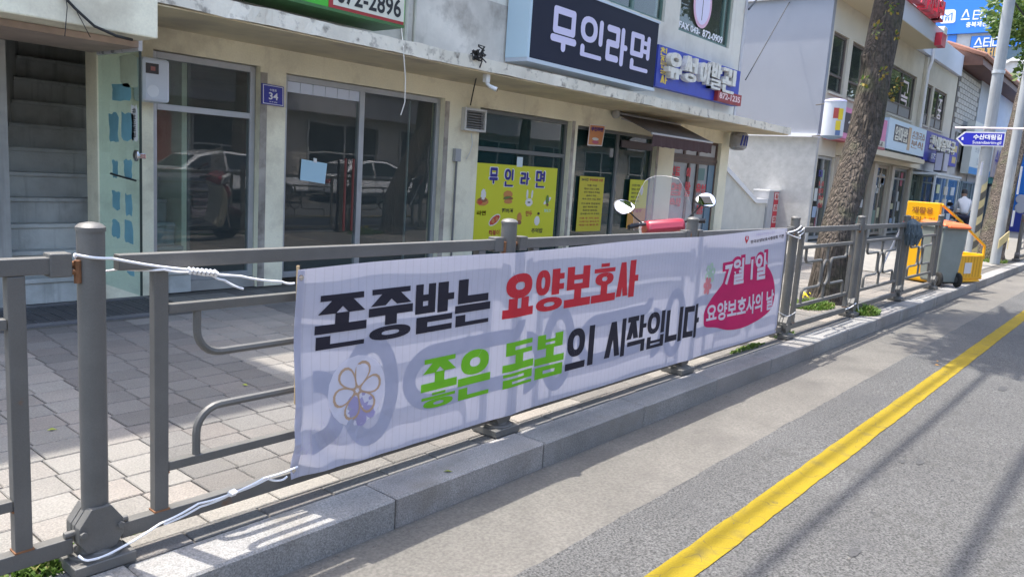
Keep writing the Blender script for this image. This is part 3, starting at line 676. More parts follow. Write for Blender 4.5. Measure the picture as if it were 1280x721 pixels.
# canopy slab with irregular weathered edge, upper wall, parapet
mb = MB(); n = 160
for i in range(n+1):
    x = 1.83+(14.55-1.83)*i/n; q = .02*noise.noise((x*2.3, 0, 5))+.008*noise.noise((x*9, 0, 1)); zt = 2.525+.012*noise.noise((x*3, 7, 1)); zb = 2.395+.5*q
    mb.v += [(x, CY+.02*noise.noise((x*5, 3, 3)), zb), (x, CY-.0+.015*noise.noise((x*6, 3, 9)), zt), (x, B-.001, 2.60), (x, B-.001, 2.391)]
for i in range(n):
    for k in range(4): mb.f.append([4*i+k, 4*i+(k+1) % 4, 4*i+4+(k+1) % 4, 4*i+4+k]); mb.m.append(0)
mb.f += [[0, 1, 2, 3], [4*n+3, 4*n+2, 4*n+1, 4*n]]; mb.m += [0, 0]
can = mb.build('canopy', lip_m, bld)
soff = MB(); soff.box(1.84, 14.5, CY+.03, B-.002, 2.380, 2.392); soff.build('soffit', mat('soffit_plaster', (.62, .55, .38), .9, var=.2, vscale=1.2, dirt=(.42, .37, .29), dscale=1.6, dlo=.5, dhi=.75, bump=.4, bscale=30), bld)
ent = MB(); ent.box(-4, 1.815, 3.32, B-.003, 2.125, 2.9); ent.build('entrance_beam', cream_m, bld, False, .012)
e2 = MB(); e2.box(-4, 1.80, 3.60, B-.004, 2.075, 2.121); e2.build('door_track', C('pinkish_trim', (.42, .33, .27), .7, var=.2), bld)
# upper storey
u1 = at(765, -40, 1, B); 
def zpx(x, y, Y=B): p = at(x, y, 1, Y); return p.x, p.z
wA = [9.62, 11.62, 3.50, 5.0]; wB = [11.95, 13.93, 3.47, 5.0]
x_, z_ = zpx(830, 28); wA[1] = x_; wA[2] = z_
x_, z_ = zpx(848, 38); wB[0] = x_; x2_, z2_ = zpx(911, 61); wB[1] = x2_; wB[2] = (z_+z2_)/2
wA[0] = wA[1]-1.9
lower = [(2.2, 4.4, 3.75, 5.1), (5.9, 8.0, 3.9, 5.1), tuple(wA), tuple(wB)]
wall_holes('upper_wall', 5.25, 14.15, 2.60, 5.35, B, B+.2, lower[1:], oldwall_m if False else C('upper_plaster', (.68, .66, .58), .9, var=.15, vscale=1.3, bump=.4, bscale=25, dirt=(.5, .47, .41), dscale=1.3, dlo=.52, dhi=.75, streak=(.42, .38, .33), stscale=3, slo=.6, shi=.8), bld)
wall_holes('old_wall', -4, 5.24, 2.60, 5.35, B, B+.2, lower[:1], oldwall_m, bld)
wall_holes('old_wall', 5.249, 9.0, 2.605, 3.45, B-.012, B-.001, [], oldwall_m, bld)
MB().box(-4, 1.02, 3.9, B+.3, 2.91, 8.15).build('stair_tower', oldwall_m, bld)
MB().box(1.03, 14.4, B-.15, 11.6, 5.36, 6.6).build('roof', C('roof_concrete', (.4, .38, .34), .9, var=.2), bld)
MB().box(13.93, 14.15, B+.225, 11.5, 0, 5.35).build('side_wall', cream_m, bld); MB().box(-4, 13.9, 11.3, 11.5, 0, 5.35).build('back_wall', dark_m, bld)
MB().box(14.151, 14.24, B-.02, B+.07, 2.55, 5.4).build('downpipe', C('pipe_grey', (.5, .5, .52), .6), bld)
for x, w in ((5.2, .03), (5.34, .018), (8.0, .015)): MB().tube([(x, B-.03, 2.62), (x, B-.03, 5.3)], w, 8).build('pipe', C('pipe_cream', (.55, .52, .45), .7, var=.2), bld, True)
# interiors
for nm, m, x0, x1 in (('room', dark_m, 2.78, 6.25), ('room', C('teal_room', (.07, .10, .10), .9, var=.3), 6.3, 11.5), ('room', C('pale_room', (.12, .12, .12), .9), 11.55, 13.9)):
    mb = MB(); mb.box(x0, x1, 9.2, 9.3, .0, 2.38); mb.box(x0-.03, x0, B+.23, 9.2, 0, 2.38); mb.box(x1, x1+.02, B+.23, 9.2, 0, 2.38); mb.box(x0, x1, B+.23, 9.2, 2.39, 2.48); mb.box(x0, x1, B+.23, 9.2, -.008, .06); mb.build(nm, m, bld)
# windows helper
def window(nm, x0, x1, z0, z1, y, gm, fm, mull=(), trans=(), fw_=.05, parent=None, d=.06, gy=None):
    f = MB(); e = .001
    f.box(x0+e, x0+fw_, y, y+d, z0, z1-e); f.box(x1-fw_, x1-e, y, y+d, z0, z1-e); f.box(x0+fw_, x1-fw_, y, y+d, z1-fw_, z1-e); f.box(x0+fw_, x1-fw_, y, y+d, z0, z0+fw_)
    fr = f.build(nm, fm, parent or bld, False, .003)
    xs = [x0+fw_]+list(mull)+[x1-fw_]
    for x in mull: MB().box(x-.035, x+.035, y-.004, y+d, z0+fw_, z1-fw_).build('mullion', fm, fr, False, .003)
    for z in trans: MB().box(x0+fw_+.001, x1-fw_-.001, y-.002, y+d-.004, z-.028, z+.028).build('transom', fm, fr, False, .003)
    for a, b in zip(xs[:-1], xs[1:]):
        MB().box(a, b, y+d*.45, y+d*.45+.006, z0+fw_, z1-fw_).build('pane', gm, fr)
    return fr
WY = B+.07
w1 = window('window', 2.32, 3.365, .10, 2.18, WY, glass_m, alu_m, (), (1.70,), .06)
MB().box(2.318, 3.368, WY-.03, WY+.1, 0, .099).build('sill', C('sill_stone', (.32, .31, .29), .8, var=.2), bld)
w2 = window('window', 3.67, 5.925, .06, 2.155, WY, glass_m, alu_m, (4.70,), (), .06)
w3 = window('window', 6.585, 8.615, .10, 2.115, WY, tealglass_m, C('dark_frame', (.14, .15, .15), .5), (), (1.60,), .05)
w4 = window('window', 8.785, 11.195, .06, 2.075, WY, tealglass_m, C('dark_frame', (.14, .15, .15), .5), (10.05,), (), .045)
for x in (3.372, 5.935, 8.63, 11.205): MB().box(x, x+.075, B-.006, B+.09, 0, 2.13).build('jamb', C('dirty_jamb', (.36, .33, .29), .85, var=.3, dirt=(.12, .1, .08), dscale=4), bld)
w5 = window('window', 11.865, 13.775, 1.80, 2.135, WY, C('frosted_pane', (.42, .44, .48), .4), brownframe_m, (12.4, 12.95), (), .05)
w6 = window('window', 11.865, 13.775, .08, 1.74, WY, C('pale_film', (.34, .37, .39), .25, var=.1), brownframe_m, (12.62, 12.98), (), .05)
MB().box(13.45, 13.70, WY+.0, WY+.02, .12, 1.69).build('door_leaf', C('blue_leaf', (.10, .19, .27), .4), bld)
MB().box(11.86, 13.78, WY-.01, WY+.05, 1.741, 1.799).build('transom', brownframe_m, bld)
# shop lighting strip / blind in window 2
bl_ = MB()
for k in range(6): bl_.box(3.735+k*.158, 3.735+k*.158+.150, WY+.035, WY+.04, 1.97+.0, 2.09)
for k in range(6):
    MB().box(3.735+k*.158, 3.735+k*.158+.152, WY+.012, WY+.018, 1.985, 2.092).build('blind_slat', C('blue_white_blind', (.62, .68, .80), .6), bld)
MB().box(5.62, 5.64, B+.3, B+.32, .1, 2.1).build('curtain_rail', alu_m, bld)
for x in (4.47, 4.58): MB().tube([(x, WY-.035, 1.35), (x, WY-.035, .55)], .014, 8).build('door_handle', C('wine_handle', (.16, .04, .035), .4), bld, True)
# stairway
def stl(k):
    z = .21*(k+1); Yk = B+.02+.16*k; py = 360.5; x = 1.2
    for _ in range(8):
        p = Vector((x, Yk, z))-CAM; d = p.dot(fw); u = 640+FPX*p.dot(RT)/d; v = 360.5-FPX*p.dot(UP)/d; want = 22-(v-47)*.114; x += (want-u)*.006
    return x
sw_ = MB()
for k in range(13): sw_.box(stl(k)-.5, stl(k)-.001, B+.02+.16*k, B+.02+.16*k+.159, 0, 4.5)
sw_.build('stair_side', C('grey_cement', (.36, .36, .34), .9, var=.2, streak=(.12, .12, .12), stscale=8), bld)
for k in range(14):
    y0 = B+.02+.16*k; z0 = .21*k
    m_ = step_m
    xl = stl(k); sbox = MB(); sbox.box(xl, 2.68, y0, y0+.17 if k < 13 else y0+1.5, max(0, z0-.25), z0+.21-.002); sbox.box(xl, 2.68, y0-.018, y0-.001, z0+.175, z0+.209)
    s_ = sbox.build('step', m_, bld, False, .004)
MB().box(-1.8, -1.61, B+.225, 8, 0, 5).build('stair_wall', step_m, bld); MB().box(2.69, 2.74, B+.225, 8, 0, 5).build('stair_wall', cream_m, bld)
x_ = at(12, 150, 1, B).x
MB().box(x_-.35, x_-.02, B-.02, 4.62, 0, 2.07).build('stair_jamb', C('grey_cement', (.36, .36, .34), .9, var=.2, streak=(.12, .12, .12), stscale=8), bld)
MB().box(x_-.4, 2.8, 8.0, 8.1, 2.2, 5).build('stair_wall', dark_m, bld)
# open glass door with torn film and letters
gd = thing('glass_door', 'open frameless glass door with torn blue film and white top rail at the stairway', 'door', (1.855, 4.0, .15))
MB().box(1.848, 1.860, 3.70, 4.44, .15, 2.06).build('pane', doorglass_m, gd)
MB().box(1.838, 1.870, 3.69, 4.445, 2.062, 2.155).build('top_rail', C('scuffed_white', (.62, .63, .65), .6, dirt=(.25, .25, .27), dscale=9, dlo=.6, dhi=.65), gd, False, .003)
MB().box(1.845, 1.863, 3.692, 3.699, .15, 2.06).build('edge', C('dark_edge', (.02, .035, .03), .3), gd)
bf = C('blue_film', (.16, .37, .45), .6, var=.2); wf = C('white_film', (.7, .72, .72), .6); gf = C('pale_green_film', (.42, .50, .38), .6, var=.2)
def filmpatch(y0, y1, z0, z1, m, sd, nm='film'):
    random.seed(sd); pts = []
    for k in range(14):
        t = k/14*4; s_, q = int(t), t-int(t); y, z = ((y0+(y1-y0)*q, z0), (y1, z0+(z1-z0)*q), (y1-(y1-y0)*q, z1), (y0, z1-(z1-z0)*q))[s_]
        pts.append((1.8455, y+random.uniform(-.012, .012), z+random.uniform(-.012, .012)))
    mb = MB(); mb.quad(*pts); mb.build(nm, m, gd, fix=False)
def XP(px, py): p = at(px, py, 0, 1.845); return p.y, p.z
for i, (a, b, c, d) in enumerate(((140, 105, 163, 127), (136, 141, 148, 178), (152, 141, 168, 176), (140, 200, 148, 222), (155, 200, 165, 226), (140, 238, 150, 263), (157, 242, 165, 270), (140, 274, 150, 298), (155, 276, 166, 304), (158, 330, 168, 345))):
    y0, z1 = XP(a, b); y1, z0 = XP(c, d); filmpatch(min(y0, y1), max(y0, y1), z0, z1, bf, 20+i)
y0, z1 = XP(150, 70); y1, z0 = XP(172, 108)
filmpatch(y1, y0, z0, z1, gf, 99)
y0, z1 = XP(164, 132); y1, z0 = XP(172, 176); filmpatch(y1, y0, z0, z1, wf, 98, 'label_strip')
letter('lettering', '유성이발관', [(1.843, (y0+y1)/2-.028, z1-.02), (1.843, (y0+y1)/2-.028, z0+.02), (1.843, (y0+y1)/2+.028, z0+.02), (1.843, (y0+y1)/2+.028, z1-.02)][0:4], black_m, gd, rise=.001)
y0, z0 = XP(174, 195)
lk = MB(); lk.lathe((1.835, y0+.02, z0), [(.045, 0), (.045, .012), (.02, .02)], 16, (-1, 0, 0)); lk.box(1.832, 1.875, y0-.05, y0+.05, z0-.02, z0+.02); lk.build('lock', chrome_m, gd, False, .003)
y0, z0 = XP(172, 226); MB().tube([(1.83, y0, z0), (1.83, y0+.45, z0+.03), (1.85, y0+.47, z0+.03)], .008, 8).build('push_bar', black_m, gd, True)
random.seed(11)
# meter box
mt = thing('meter_box', 'pale grey plastic meter box with small dark window on the pillar beside the glass door', 'meter box', (2.28, B, 1.7))
MB().box(2.13, 2.375, 4.26, 4.449, 1.72, 2.09).build('case', C('meter_plastic', (.62, .66, .72), .4), mt, False, .03)
MB().box(2.16, 2.27, 4.255, 4.262, 1.955, 2.04).build('display', C('dark_glass', (.02, .02, .025), .1), mt)
MB().lathe((2.22, 4.262, 1.81), [(.055, 0), (.05, .004)], 20, (0, -1, 0)).build('badge', C('badge_white', (.75, .78, .82), .4), mt)
MB().box(2.20, 2.24, 4.254, 4.2555, 1.98, 2.015).build('dial', C('red_dial', (.3, .1, .08), .4), mt)
# address plate
ap = thing('address_plate', 'small blue enamel plate with a white border and number 34 on the pillar', 'sign', (3.5, B, 1.9))
q = px4([(327.5, 104), (355, 109), (355, 134), (327.5, 130)], B-.02)
mb = MB(); mb.prism(q, (0, .015, 0)); mb.build('plate', C('enamel_blue', (.035, .04, .30), .3), ap)
def shrink(q, a, b=None):
    b = b or a; c = sum((Vector(p) for p in q), Vector())/4; return [tuple(c+Vector(((p[0]-c.x)*a, 0, (p[2]-c.z)*b))) for p in q]
def frame(q, a, m, parent, nm='border', rise=.002):
    i = shrink(q, a[0]); o = shrink(q, a[1]); mb = MB(); mb.add([Vector(p)+Vector((0, -rise, 0)) for p in o+i], [(k, (k+1) % 4, 4+(k+1) % 4, 4+k) for k in range(4)]); return mb.build(nm, m, parent, fix=False)
wp = C('white_print', (.78, .78, .8), .5)
frame(q, (.86, .92), wp, ap)
def sub(q, u0, u1, v0, v1):   # v from bottom
    TL, TR, BR, BL = [Vector(p) for p in q]
    def P(u, v): return (BL*(1-u)+BR*u)*(1-v)+(TL*(1-u)+TR*u)*v
    return [P(u0, v1), P(u1, v1), P(u1, v0), P(u0, v0)]
letter('lettering', '34', sub(q, .30, .72, .27, .62), wp, ap, off=.02); letter('lettering', '수정로', sub(q, .34, .66, .68, .80), wp, ap); letter('lettering', '34길', sub(q, .32, .68, .14, .19), wp, ap)
# ------------------------------------------------------------------ signs of near building
def sign_board(name, label, q, depth, m, edge=None, em=None):
    """q: front face TL,TR,BR,BL ; depth goes back (+y)"""
    t = thing(name, label, 'sign', tuple(sum((Vector(p) for p in q), Vector())/4))
    MB().prism(q, (0, depth, 0)).build('panel', m, t)
    if edge: f = frame(q, (1-edge, 1.0), em, t, 'trim', .004)
    return t
def vfix(p):   # make px quad axis aligned
    a = [at(x, y, 1, p[0]) for x, y in p[1]]; x0 = (a[0].x+a[3].x)/2; x1 = (a[1].x+a[2].x)/2; zt = (a[0].z+a[1].z)/2; zb = (a[2].z+a[3].z)/2
    return XZ(x0, x1, zb, zt, p[0])
navy = C('navy_panel', (.014, .016, .034), .6, spec=.25); signwhite = C('sign_white', (.62, .58, .78), .5)
NY = B-.40
a = at(661, 73, 1, NY); b = at(820, 110, 1, NY); c = at(824, 30, 1, NY)
q = XZ(a.x, c.x, (a.z+b.z)/2, c.z, NY)
sg = sign_board('ramen_sign', 'large dark navy sign board with rounded pale lilac Korean letters and silver side', q, .34, navy)
MB().box(a.x-.05, c.x+.03, NY-.006, B-.04, (a.z+b.z)/2-.05, (a.z+b.z)/2-.0005).build('bottom_trim', C('silver_trim', (.5, .55, .62), .35, metal=.3), sg)
MB().box(a.x-.055, a.x-.001, NY-.006, B-.04, (a.z+b.z)/2, c.z).build('side_trim', C('silver_side', (.45, .58, .66), .4), sg)
MB().box(a.x-.05, c.x+.03, NY-.006, B-.04, c.z+.0005, c.z+.03).build('top_trim', C('silver_trim', (.5, .55, .62), .35, metal=.3), sg)
l0 = at(688, 42, 1, NY); l1 = at(811, 75, 1, NY); zt = at(690, 5, 1, NY).z; zb = at(700, 63, 1, NY).z
letter('lettering', '무인라면', XZ(l0.x, l1.x, zb, zt, NY), signwhite, sg, mode='heavy', th=.17, tv=.17, rd=.95, gap=.12, rise=.004)
bluem = C('blue_panel', (.025, .05, .42), .4, dirt=(.02, .03, .25), dscale=3, streak=(.25, .22, .25), stscale=5, slo=.68, shi=.9)
YY = B-.16
a = at(822, 56, 1, YY); b = at(926, 89, 1, YY); c = at(921, 131, 1, YY); d = at(818, 110, 1, YY)
q = XZ(d.x+.02, b.x, (c.z+d.z)/2, (a.z+b.z)/2, YY)
s2 = sign_board('barber_sign', 'rusty blue sign board with raised cream Korean letters and yellow vertical writing', q, .12, bluem)
cl_ = C('cream_letters', (.72, .70, .63), .6, dirt=(.4, .36, .3), dscale=9)
for ch, x0, x1, y0, y1 in (('유', 836, 853, 66, 98), ('성', 856, 872, 71, 103), ('이', 875, 888, 78, 105), ('발', 889, 902, 79, 112), ('관', 903, 919, 86, 117)):
    p0 = at(x0, (y0+y1)/2, 1, YY-.1); p1 = at(x1, (y0+y1)/2, 1, YY-.1); zt = at((x0+x1)/2, y0, 1, YY-.1).z; zb = at((x0+x1)/2, y1, 1, YY-.1).z
    letter('letter', ch, XZ(p0.x, p1.x, zb, zt, YY-.005), cl_, s2, mode='heavy', th=.2, tv=.24, depth=.10, rise=.0)
yl_ = C('yellow_print', (.75, .55, .08), .5)
for k, ch in enumerate('친절봉사'):
    y0 = 58.5+k*11.6; p = vfix((YY, [(825.5, y0), (834, y0+2.3), (833.5, y0+12.8), (825, y0+10.8)])); letter('lettering', ch, p, yl_, s2, mode='heavy', th=.19, tv=.2, rise=.004)
q = vfix((YY-.08, [(898, 112), (927, 119.5), (926, 133), (897, 126)]))
s3 = sign_board('phone_sign', 'small dark red box sign with white telephone number below the blue board', q, .2, C('red_box', (.32, .03, .035), .5, dirt=(.15, .03, .03), dscale=6))
letter('lettering', '872-1235', sub(q, .06, .94, .24, .80), C('pink_white', (.8, .6, .6), .5), s3, off=.03, rise=.003)
GY = B-.62
a = at(505, 32, 1, GY); b = at(330, -12, 1, GY); 
q = XZ(at(330, -10, 1, GY).x-1.6, a.x, at(500, 31, 1, GY).z-.0, at(500, 31, 1, GY).z+1.15, GY)
s4 = sign_board('green_sign', 'bright green box sign with a cream telephone number strip edged in dark red', q, .5, C('sign_green', (.06, .42, .03), .5, dirt=(.04, .2, .03), dscale=3))
p0 = at(416, 4, 1, GY); p1 = at(504, 24, 1, GY); zb = q[2][2]+.03
q5 = XZ(p0.x-.0, p1.x, zb, zb+.235, GY)
MB().prism([Vector(p)+Vector((0, -.004, 0)) for p in XZ(p0.x-.05, p1.x+.004, zb-.03, zb+.25, GY)], (0, .003, 0)).build('red_band', C('band_red', (.35, .03, .03), .5), s4)
MB().prism([Vector(p)+Vector((0, -.009, 0)) for p in XZ(p0.x, p1.x, zb, zb+.245, GY)], (0, .004, 0)).build('number_strip', C('cream_print', (.62, .60, .50), .5), s4)
letter('lettering', '672-2896', sub(q5, .04, .95, .12, .92), black_m, s4, off=.02, rise=.012)
MB().box(q[0][0], q[1][0], GY-.003, B-.13, q[2][2]-.03, q[2][2]-.001).build('bottom_trim', C('trim_darkgreen', (.05, .14, .04), .5), s4)
# upper windows
uw = window('upper_window', wA[0]+.002, wA[1]-.002, wA[2]+.002, wA[3]-.002, B+.05, glass_m, C('green_frame', (.12, .2, .17), .5), (wA[0]+.95,), (), .04)
ub_ = window('upper_window', wB[0]+.002, wB[1]-.002, wB[2]+.002, wB[3]-.002, B+.05, glass_m, C('green_frame', (.12, .2, .17), .5), (wB[1]-.25,), (), .05)
window('upper_window', 5.902, 7.998, 3.902, 5.098, B+.05, glass_m, C('green_frame', (.12, .2, .17), .5), (6.9,), (), .04)
window('upper_window', 2.202, 4.398, 3.752, 5.098, B+.05, glass_m, C('green_frame', (.12, .2, .17), .5), (3.3,), (), .04)
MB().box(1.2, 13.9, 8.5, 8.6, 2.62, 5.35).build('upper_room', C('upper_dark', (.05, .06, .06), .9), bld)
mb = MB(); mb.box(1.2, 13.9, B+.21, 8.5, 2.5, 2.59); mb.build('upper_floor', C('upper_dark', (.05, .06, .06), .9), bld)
def pxtext(s, pts, Y, m, parent, **k): return letter('lettering', s, vfix((Y, pts)), m, parent, **k)
pxtext('FAX 043-', [(849, 26), (875, 36), (875, 45), (848.5, 34)], B+.045, wp, ub_, off=.03)
pxtext('872-0909', [(878, 37), (903, 46), (903, 56), (878, 46)], B+.045, wp, ub_, off=.03)
c_ = at(879, 6, 1, B+.04); oval = [(c_.x+.36*math.cos(t), B+.044, c_.z+.42*math.sin(t)) for t in [2*math.pi*k/24 for k in range(24)]]
MB().quad(*oval).build('sticker', C('pink_sticker', (.75, .45, .58), .5), ub_, fix=False)
MB().quad(*[(c_.x+(x-c_.x)*.8, B+.042, c_.z+(z-c_.z)*.85) for x, y, z in oval]).build('sticker_centre', C('lilac_sticker', (.72, .68, .85), .5), ub_, fix=False)
MB().box(c_.x-.008, c_.x+.008, B+.039, B+.041, c_.z-.28, c_.z+.28).build('sticker_line', black_m, ub_)
# ------------------------------------------------------------------ posters
py_ = B+.055
ylw = C('poster_yellow', (.62, .62, .02), .5); inkb = C('navy_ink', (.02, .015, .22), .5); inkr = C('red_ink', (.42, .03, .03), .5); inkk = C('dark_ink', (.04, .03, .02), .5)
q = px4([(592, 203), (697, 211), (692, 302), (588, 300)], py_); q = XZ(q[0][0], q[1][0], at(640, 309, 1, py_).z, q[0][2], py_)
ps = thing('ramen_poster', 'large yellow shop window poster with navy Korean title and small food pictures', 'poster', tuple(Vector(q[3])))
MB().prism(q, (0, .004, 0)).build('sheet', ylw, ps)
def PT(px, py): p = at(px, py, 1, py_); return p.x, p.z
for ch, cx, cy, w, h in (('무', 617, 219, 10.5, 20), ('인', 636, 222, 11.5, 22), ('라', 656, 223, 11.5, 16), ('면', 675, 224, 11.5, 21)):
    pxtext(ch, [(cx-w/2-1, cy-h/2-1), (cx+w/2+1, cy-h/2), (cx+w/2+1, cy+h/2+1.5), (cx-w/2-1, cy+h/2+.5)], py_, wp, ps, mode='heavy', th=.22, tv=.24, rd=.9, rise=.002)
    pxtext(ch, [(cx-w/2, cy-h/2), (cx+w/2, cy-h/2+.8), (cx+w/2, cy+h/2+.6), (cx-w/2, cy+h/2)], py_, inkb, ps, mode='heavy', th=.19, tv=.2, rd=.9, rise=.0045)
for s_, x0, x1, y0, y1, m in (('라면', 596, 607, 263, 269, inkr), ('햄버거', 627, 641, 260, 266, inkk), ('만두', 657, 665, 263, 270, inkr), ('핫도그', 680, 688, 261, 265, C('pale_cyan', (.5, .75, .6), .5)), ('떡볶이', 611, 624, 287, 294, inkr), ('주먹밥', 664, 678, 285, 291, inkk), ('라면', 596, 607, 263, 269, inkr)):
    pxtext(s_, [(x0, y0), (x1, y0+.6), (x1, y1+.6), (x0, y1)], py_, m, ps, off=.03, rise=.0025)
def blobp(cx, cy, a, b, m, rise, rot=0, jag=0, n=18, parent=ps, Y=None):
    x, z = (at(cx, cy, 1, Y or py_).x, at(cx, cy, 1, Y or py_).z); sc = 1/95; pts = []
    for k in range(n):
        t = 2*math.pi*k/n; r_ = 1+jag*math.sin(k*2.7); u, v = a*r_*math.cos(t)*1.45*sc, b*r_*math.sin(t)*sc
        pts.append((x+u*math.cos(rot)-v*math.sin(rot), (Y or py_)-rise, z+u*math.sin(rot)+v*math.cos(rot)))
    MB().quad(*pts).build('picture', m, parent, fix=False)
org = C('food_orange', (.55, .22, .06), .5); brn = C('food_brown', (.25, .10, .04), .5); rdd = C('food_red', (.55, .06, .03), .5); grn = C('food_green', (.10, .22, .04), .5); wht = C('food_white', (.72, .70, .68), .5)
blobp(603, 252, 8, 5.5, org, .002, .0, .05); blobp(603, 250, 6, 3, brn, .003); blobp(604, 243, 3.3, 7, wht, .0035, 0, .15); blobp(600, 253, 3, 2.5, rdd, .0038)
blobp(635, 243, 6.5, 5, org, .002, 0, .05); blobp(635, 248, 6.8, 3, brn, .0028, 0, .15); blobp(635, 252, 6, 3, org, .0032); blobp(634, 247, 5, 1.3, grn, .0036, .2, .2)
blobp(661, 253, 5.5, 5.5, wht, .002, 0, .08); blobp(659, 243, 1.6, 6.5, wht, .0025); blobp(665, 243, 1.4, 6, wht, .0025, -.1); blobp(661, 253, 2.4, 1, inkk, .0032)
blobp(684, 251, 6.5, 3, wht, .002, .5); blobp(684, 250, 2.6, 7, grn, .003, 0, .06); blobp(684, 256, 2, 2, brn, .0036)
blobp(618, 275, 8.5, 6, wht, .002, .5); blobp(618, 275, 7.5, 4.6, rdd, .0026, .5, .06); blobp(616, 276, 2, 3.4, org, .0032, .5); blobp(621, 274, 1.6, 3, org, .0032, .5)
blobp(671, 276, 4.2, 6.6, wht, .002, 0, .04); blobp(673, 267, 2, 2, inkk, .0028); blobp(649, 272, 3.5, 7, org, .002, 0, .15); blobp(649, 278, 3, 3, brn, .0028)
MB().box(*PT(646, 205)[:1], PT(653, 205)[0], py_-.003, py_+.004, PT(649, 206)[1]-.03, PT(649, 199)[1]+.03).build('tape', C('blue_white', (.6, .7, .75), .5), ps)
# second poster
q = vfix((py_, [(725, 221), (755, 221), (751, 289), (720, 289)]))
p2 = thing('price_poster', 'tall narrow yellow poster covered in many small dark Korean lines left of the awning', 'poster', tuple(q[3]))
MB().prism(q, (0, .004, 0)).build('sheet', C('poster_ochre', (.58, .50, .03), .5), p2)
letter('lettering', '24시간', sub(q, .06, .34, .915, .97), inkk, p2, off=.04); letter('lettering', '무인라면 오픈', sub(q, .38, .94, .915, .97), inkr, p2, off=.04)
for k, (s_, a0, a1) in enumerate((('각종 라면', .3, .7), ('햄버거 핫도그 판매', .2, .8), ('만두 떡볶이 주먹밥', .2, .85), ('음료수 커피', .3, .7), ('즉석 조리 가능 매장', .15, .9), ('카드결제 현금결제', .12, .88), ('셀프 계산대 이용', .2, .8), ('청결하게 이용하세요', .2, .8), ('감사합니다 또 오세요', .12, .9), ('이용 후 자리 정돈', .1, .9), ('쓰레기는 분리수거', .1, .9), ('매장 내 촬영 중', .1, .9))):
    v = .84-.062*k-(.02 if k > 4 else 0)-(.02 if k > 8 else 0); letter('lettering', s_, sub(q, a0, a1, v-.018, v+.018), inkr if k > 8 else inkk, p2, off=.02)
q = vfix((py_-.02, [(788, 224), (810, 226), (805, 286), (783, 285)]))
p3 = thing('cartoon_poster', 'small yellow and orange notice poster beside the cream pillar under the awning', 'poster', tuple(q[3]))
MB().prism(q, (0, .004, 0)).build('sheet', ylw, p3); MB().prism([Vector(p)+Vector((0, -.002, 0)) for p in sub(q, 0, 1, .0, .42)], (0, .001, 0)).build('band', C('poster_orange', (.6, .28, .05), .5), p3)
for k in range(5): letter('lettering', ('신선한 재료', '맛있는 라면', '쾌적한 공간', '빠른 조리', '환영합니다')[k], sub(q, .1, .55, .86-.08*k, .91-.08*k), inkk, p3, off=.02, rise=.004)
letter('lettering', '자동화', sub(q, .2, .8, .33, .40), inkr, p3, off=.04, rise=.004); letter('lettering', '24시간', sub(q, .25, .75, .05, .12), inkb, p3, off=.04, rise=.004)
blobp(802, 238, 3, 8, wht, .004, 0, .05, parent=p3, Y=py_-.02)
q = px4([(737, 155), (757, 157), (752.5, 183), (734, 182)], py_-.06)
p4 = thing('orange_flyer', 'small orange flyer with a noodle bowl picture taped to the top of the teal glass', 'flyer', tuple(q[3]))
MB().prism(q, (0, .004, 0)).build('sheet', C('flyer_orange', (.62, .25, .10), .5), p4)
frame(q, (.9, 1.0), wht, p4); letter('lettering', '무인라면', sub(q, .12, .88, .68, .88), inkb, p4, off=.05, rise=.003)
blobp(744, 174, 6, 2.2, wht, .004, 0, 0, parent=p4, Y=py_-.06); blobp(744, 178, 6, 2.5, C('bowl_pink', (.5, .12, .2), .5), .005, 0, .1, parent=p4, Y=py_-.06)
q = px4([(377, 199), (409, 204.5), (406, 230), (375, 225)], WY+.012)
pp = thing('paper_notice', 'plain pale blue sheet of paper taped inside the wide glass door', 'paper', tuple(q[3]))
MB().prism(q, (0, .003, 0)).build('sheet', C('pale_blue_paper', (.42, .62, .72), .7), pp); MB().prism(px4([(392, 197.5), (396, 198.5), (396, 204), (392, 203)], WY+.009), (0, .002, 0)).build('tape', wht, pp)
# barber window red writing
for s_, pts in (('컷', [(837, 207), (843, 208), (843, 220), (837, 219)]), ('트', [(844, 208), (850, 209), (850, 220), (844, 220)]), ('염', [(836, 228), (852, 229), (851, 245), (835, 244)]), ('색', [(836, 247), (851, 248), (850, 258), (835, 258)]),
                ('이', [(858, 209), (863, 210), (863, 222), (858, 221)]), ('발', [(856.5, 227), (863, 228), (862, 246), (855.5, 245)]), ('유', [(870, 229), (875.5, 230), (875.5, 241), (870, 240)]), ('성', [(876.5, 230), (882, 231), (881.5, 242), (876, 241)]), ('이', [(872, 243), (880, 244), (879, 254), (871, 253)]), ('발', [(871, 256), (879, 257), (878, 268), (870, 267)])):
    pxtext(s_, pts, WY-.004, C('red_letters', (.62, .04, .06), .5), w6, mode='heavy', th=.2, tv=.22, rise=.003)
q = vfix((WY-.004, [(873, 210), (881, 211), (880.5, 226), (873, 225)])); MB().prism(q, (0, .002, 0)).build('photo', C('salon_photo', (.10, .2, .2), .5), w6)
# red glow strip seen in teal glass: hanging menu
MB().box(9.4, 10.9, B+1.2, B+1.25, 1.46, 1.58).build('hanging_menu', C('menu_red', (.55, .12, .10), .6), bld)
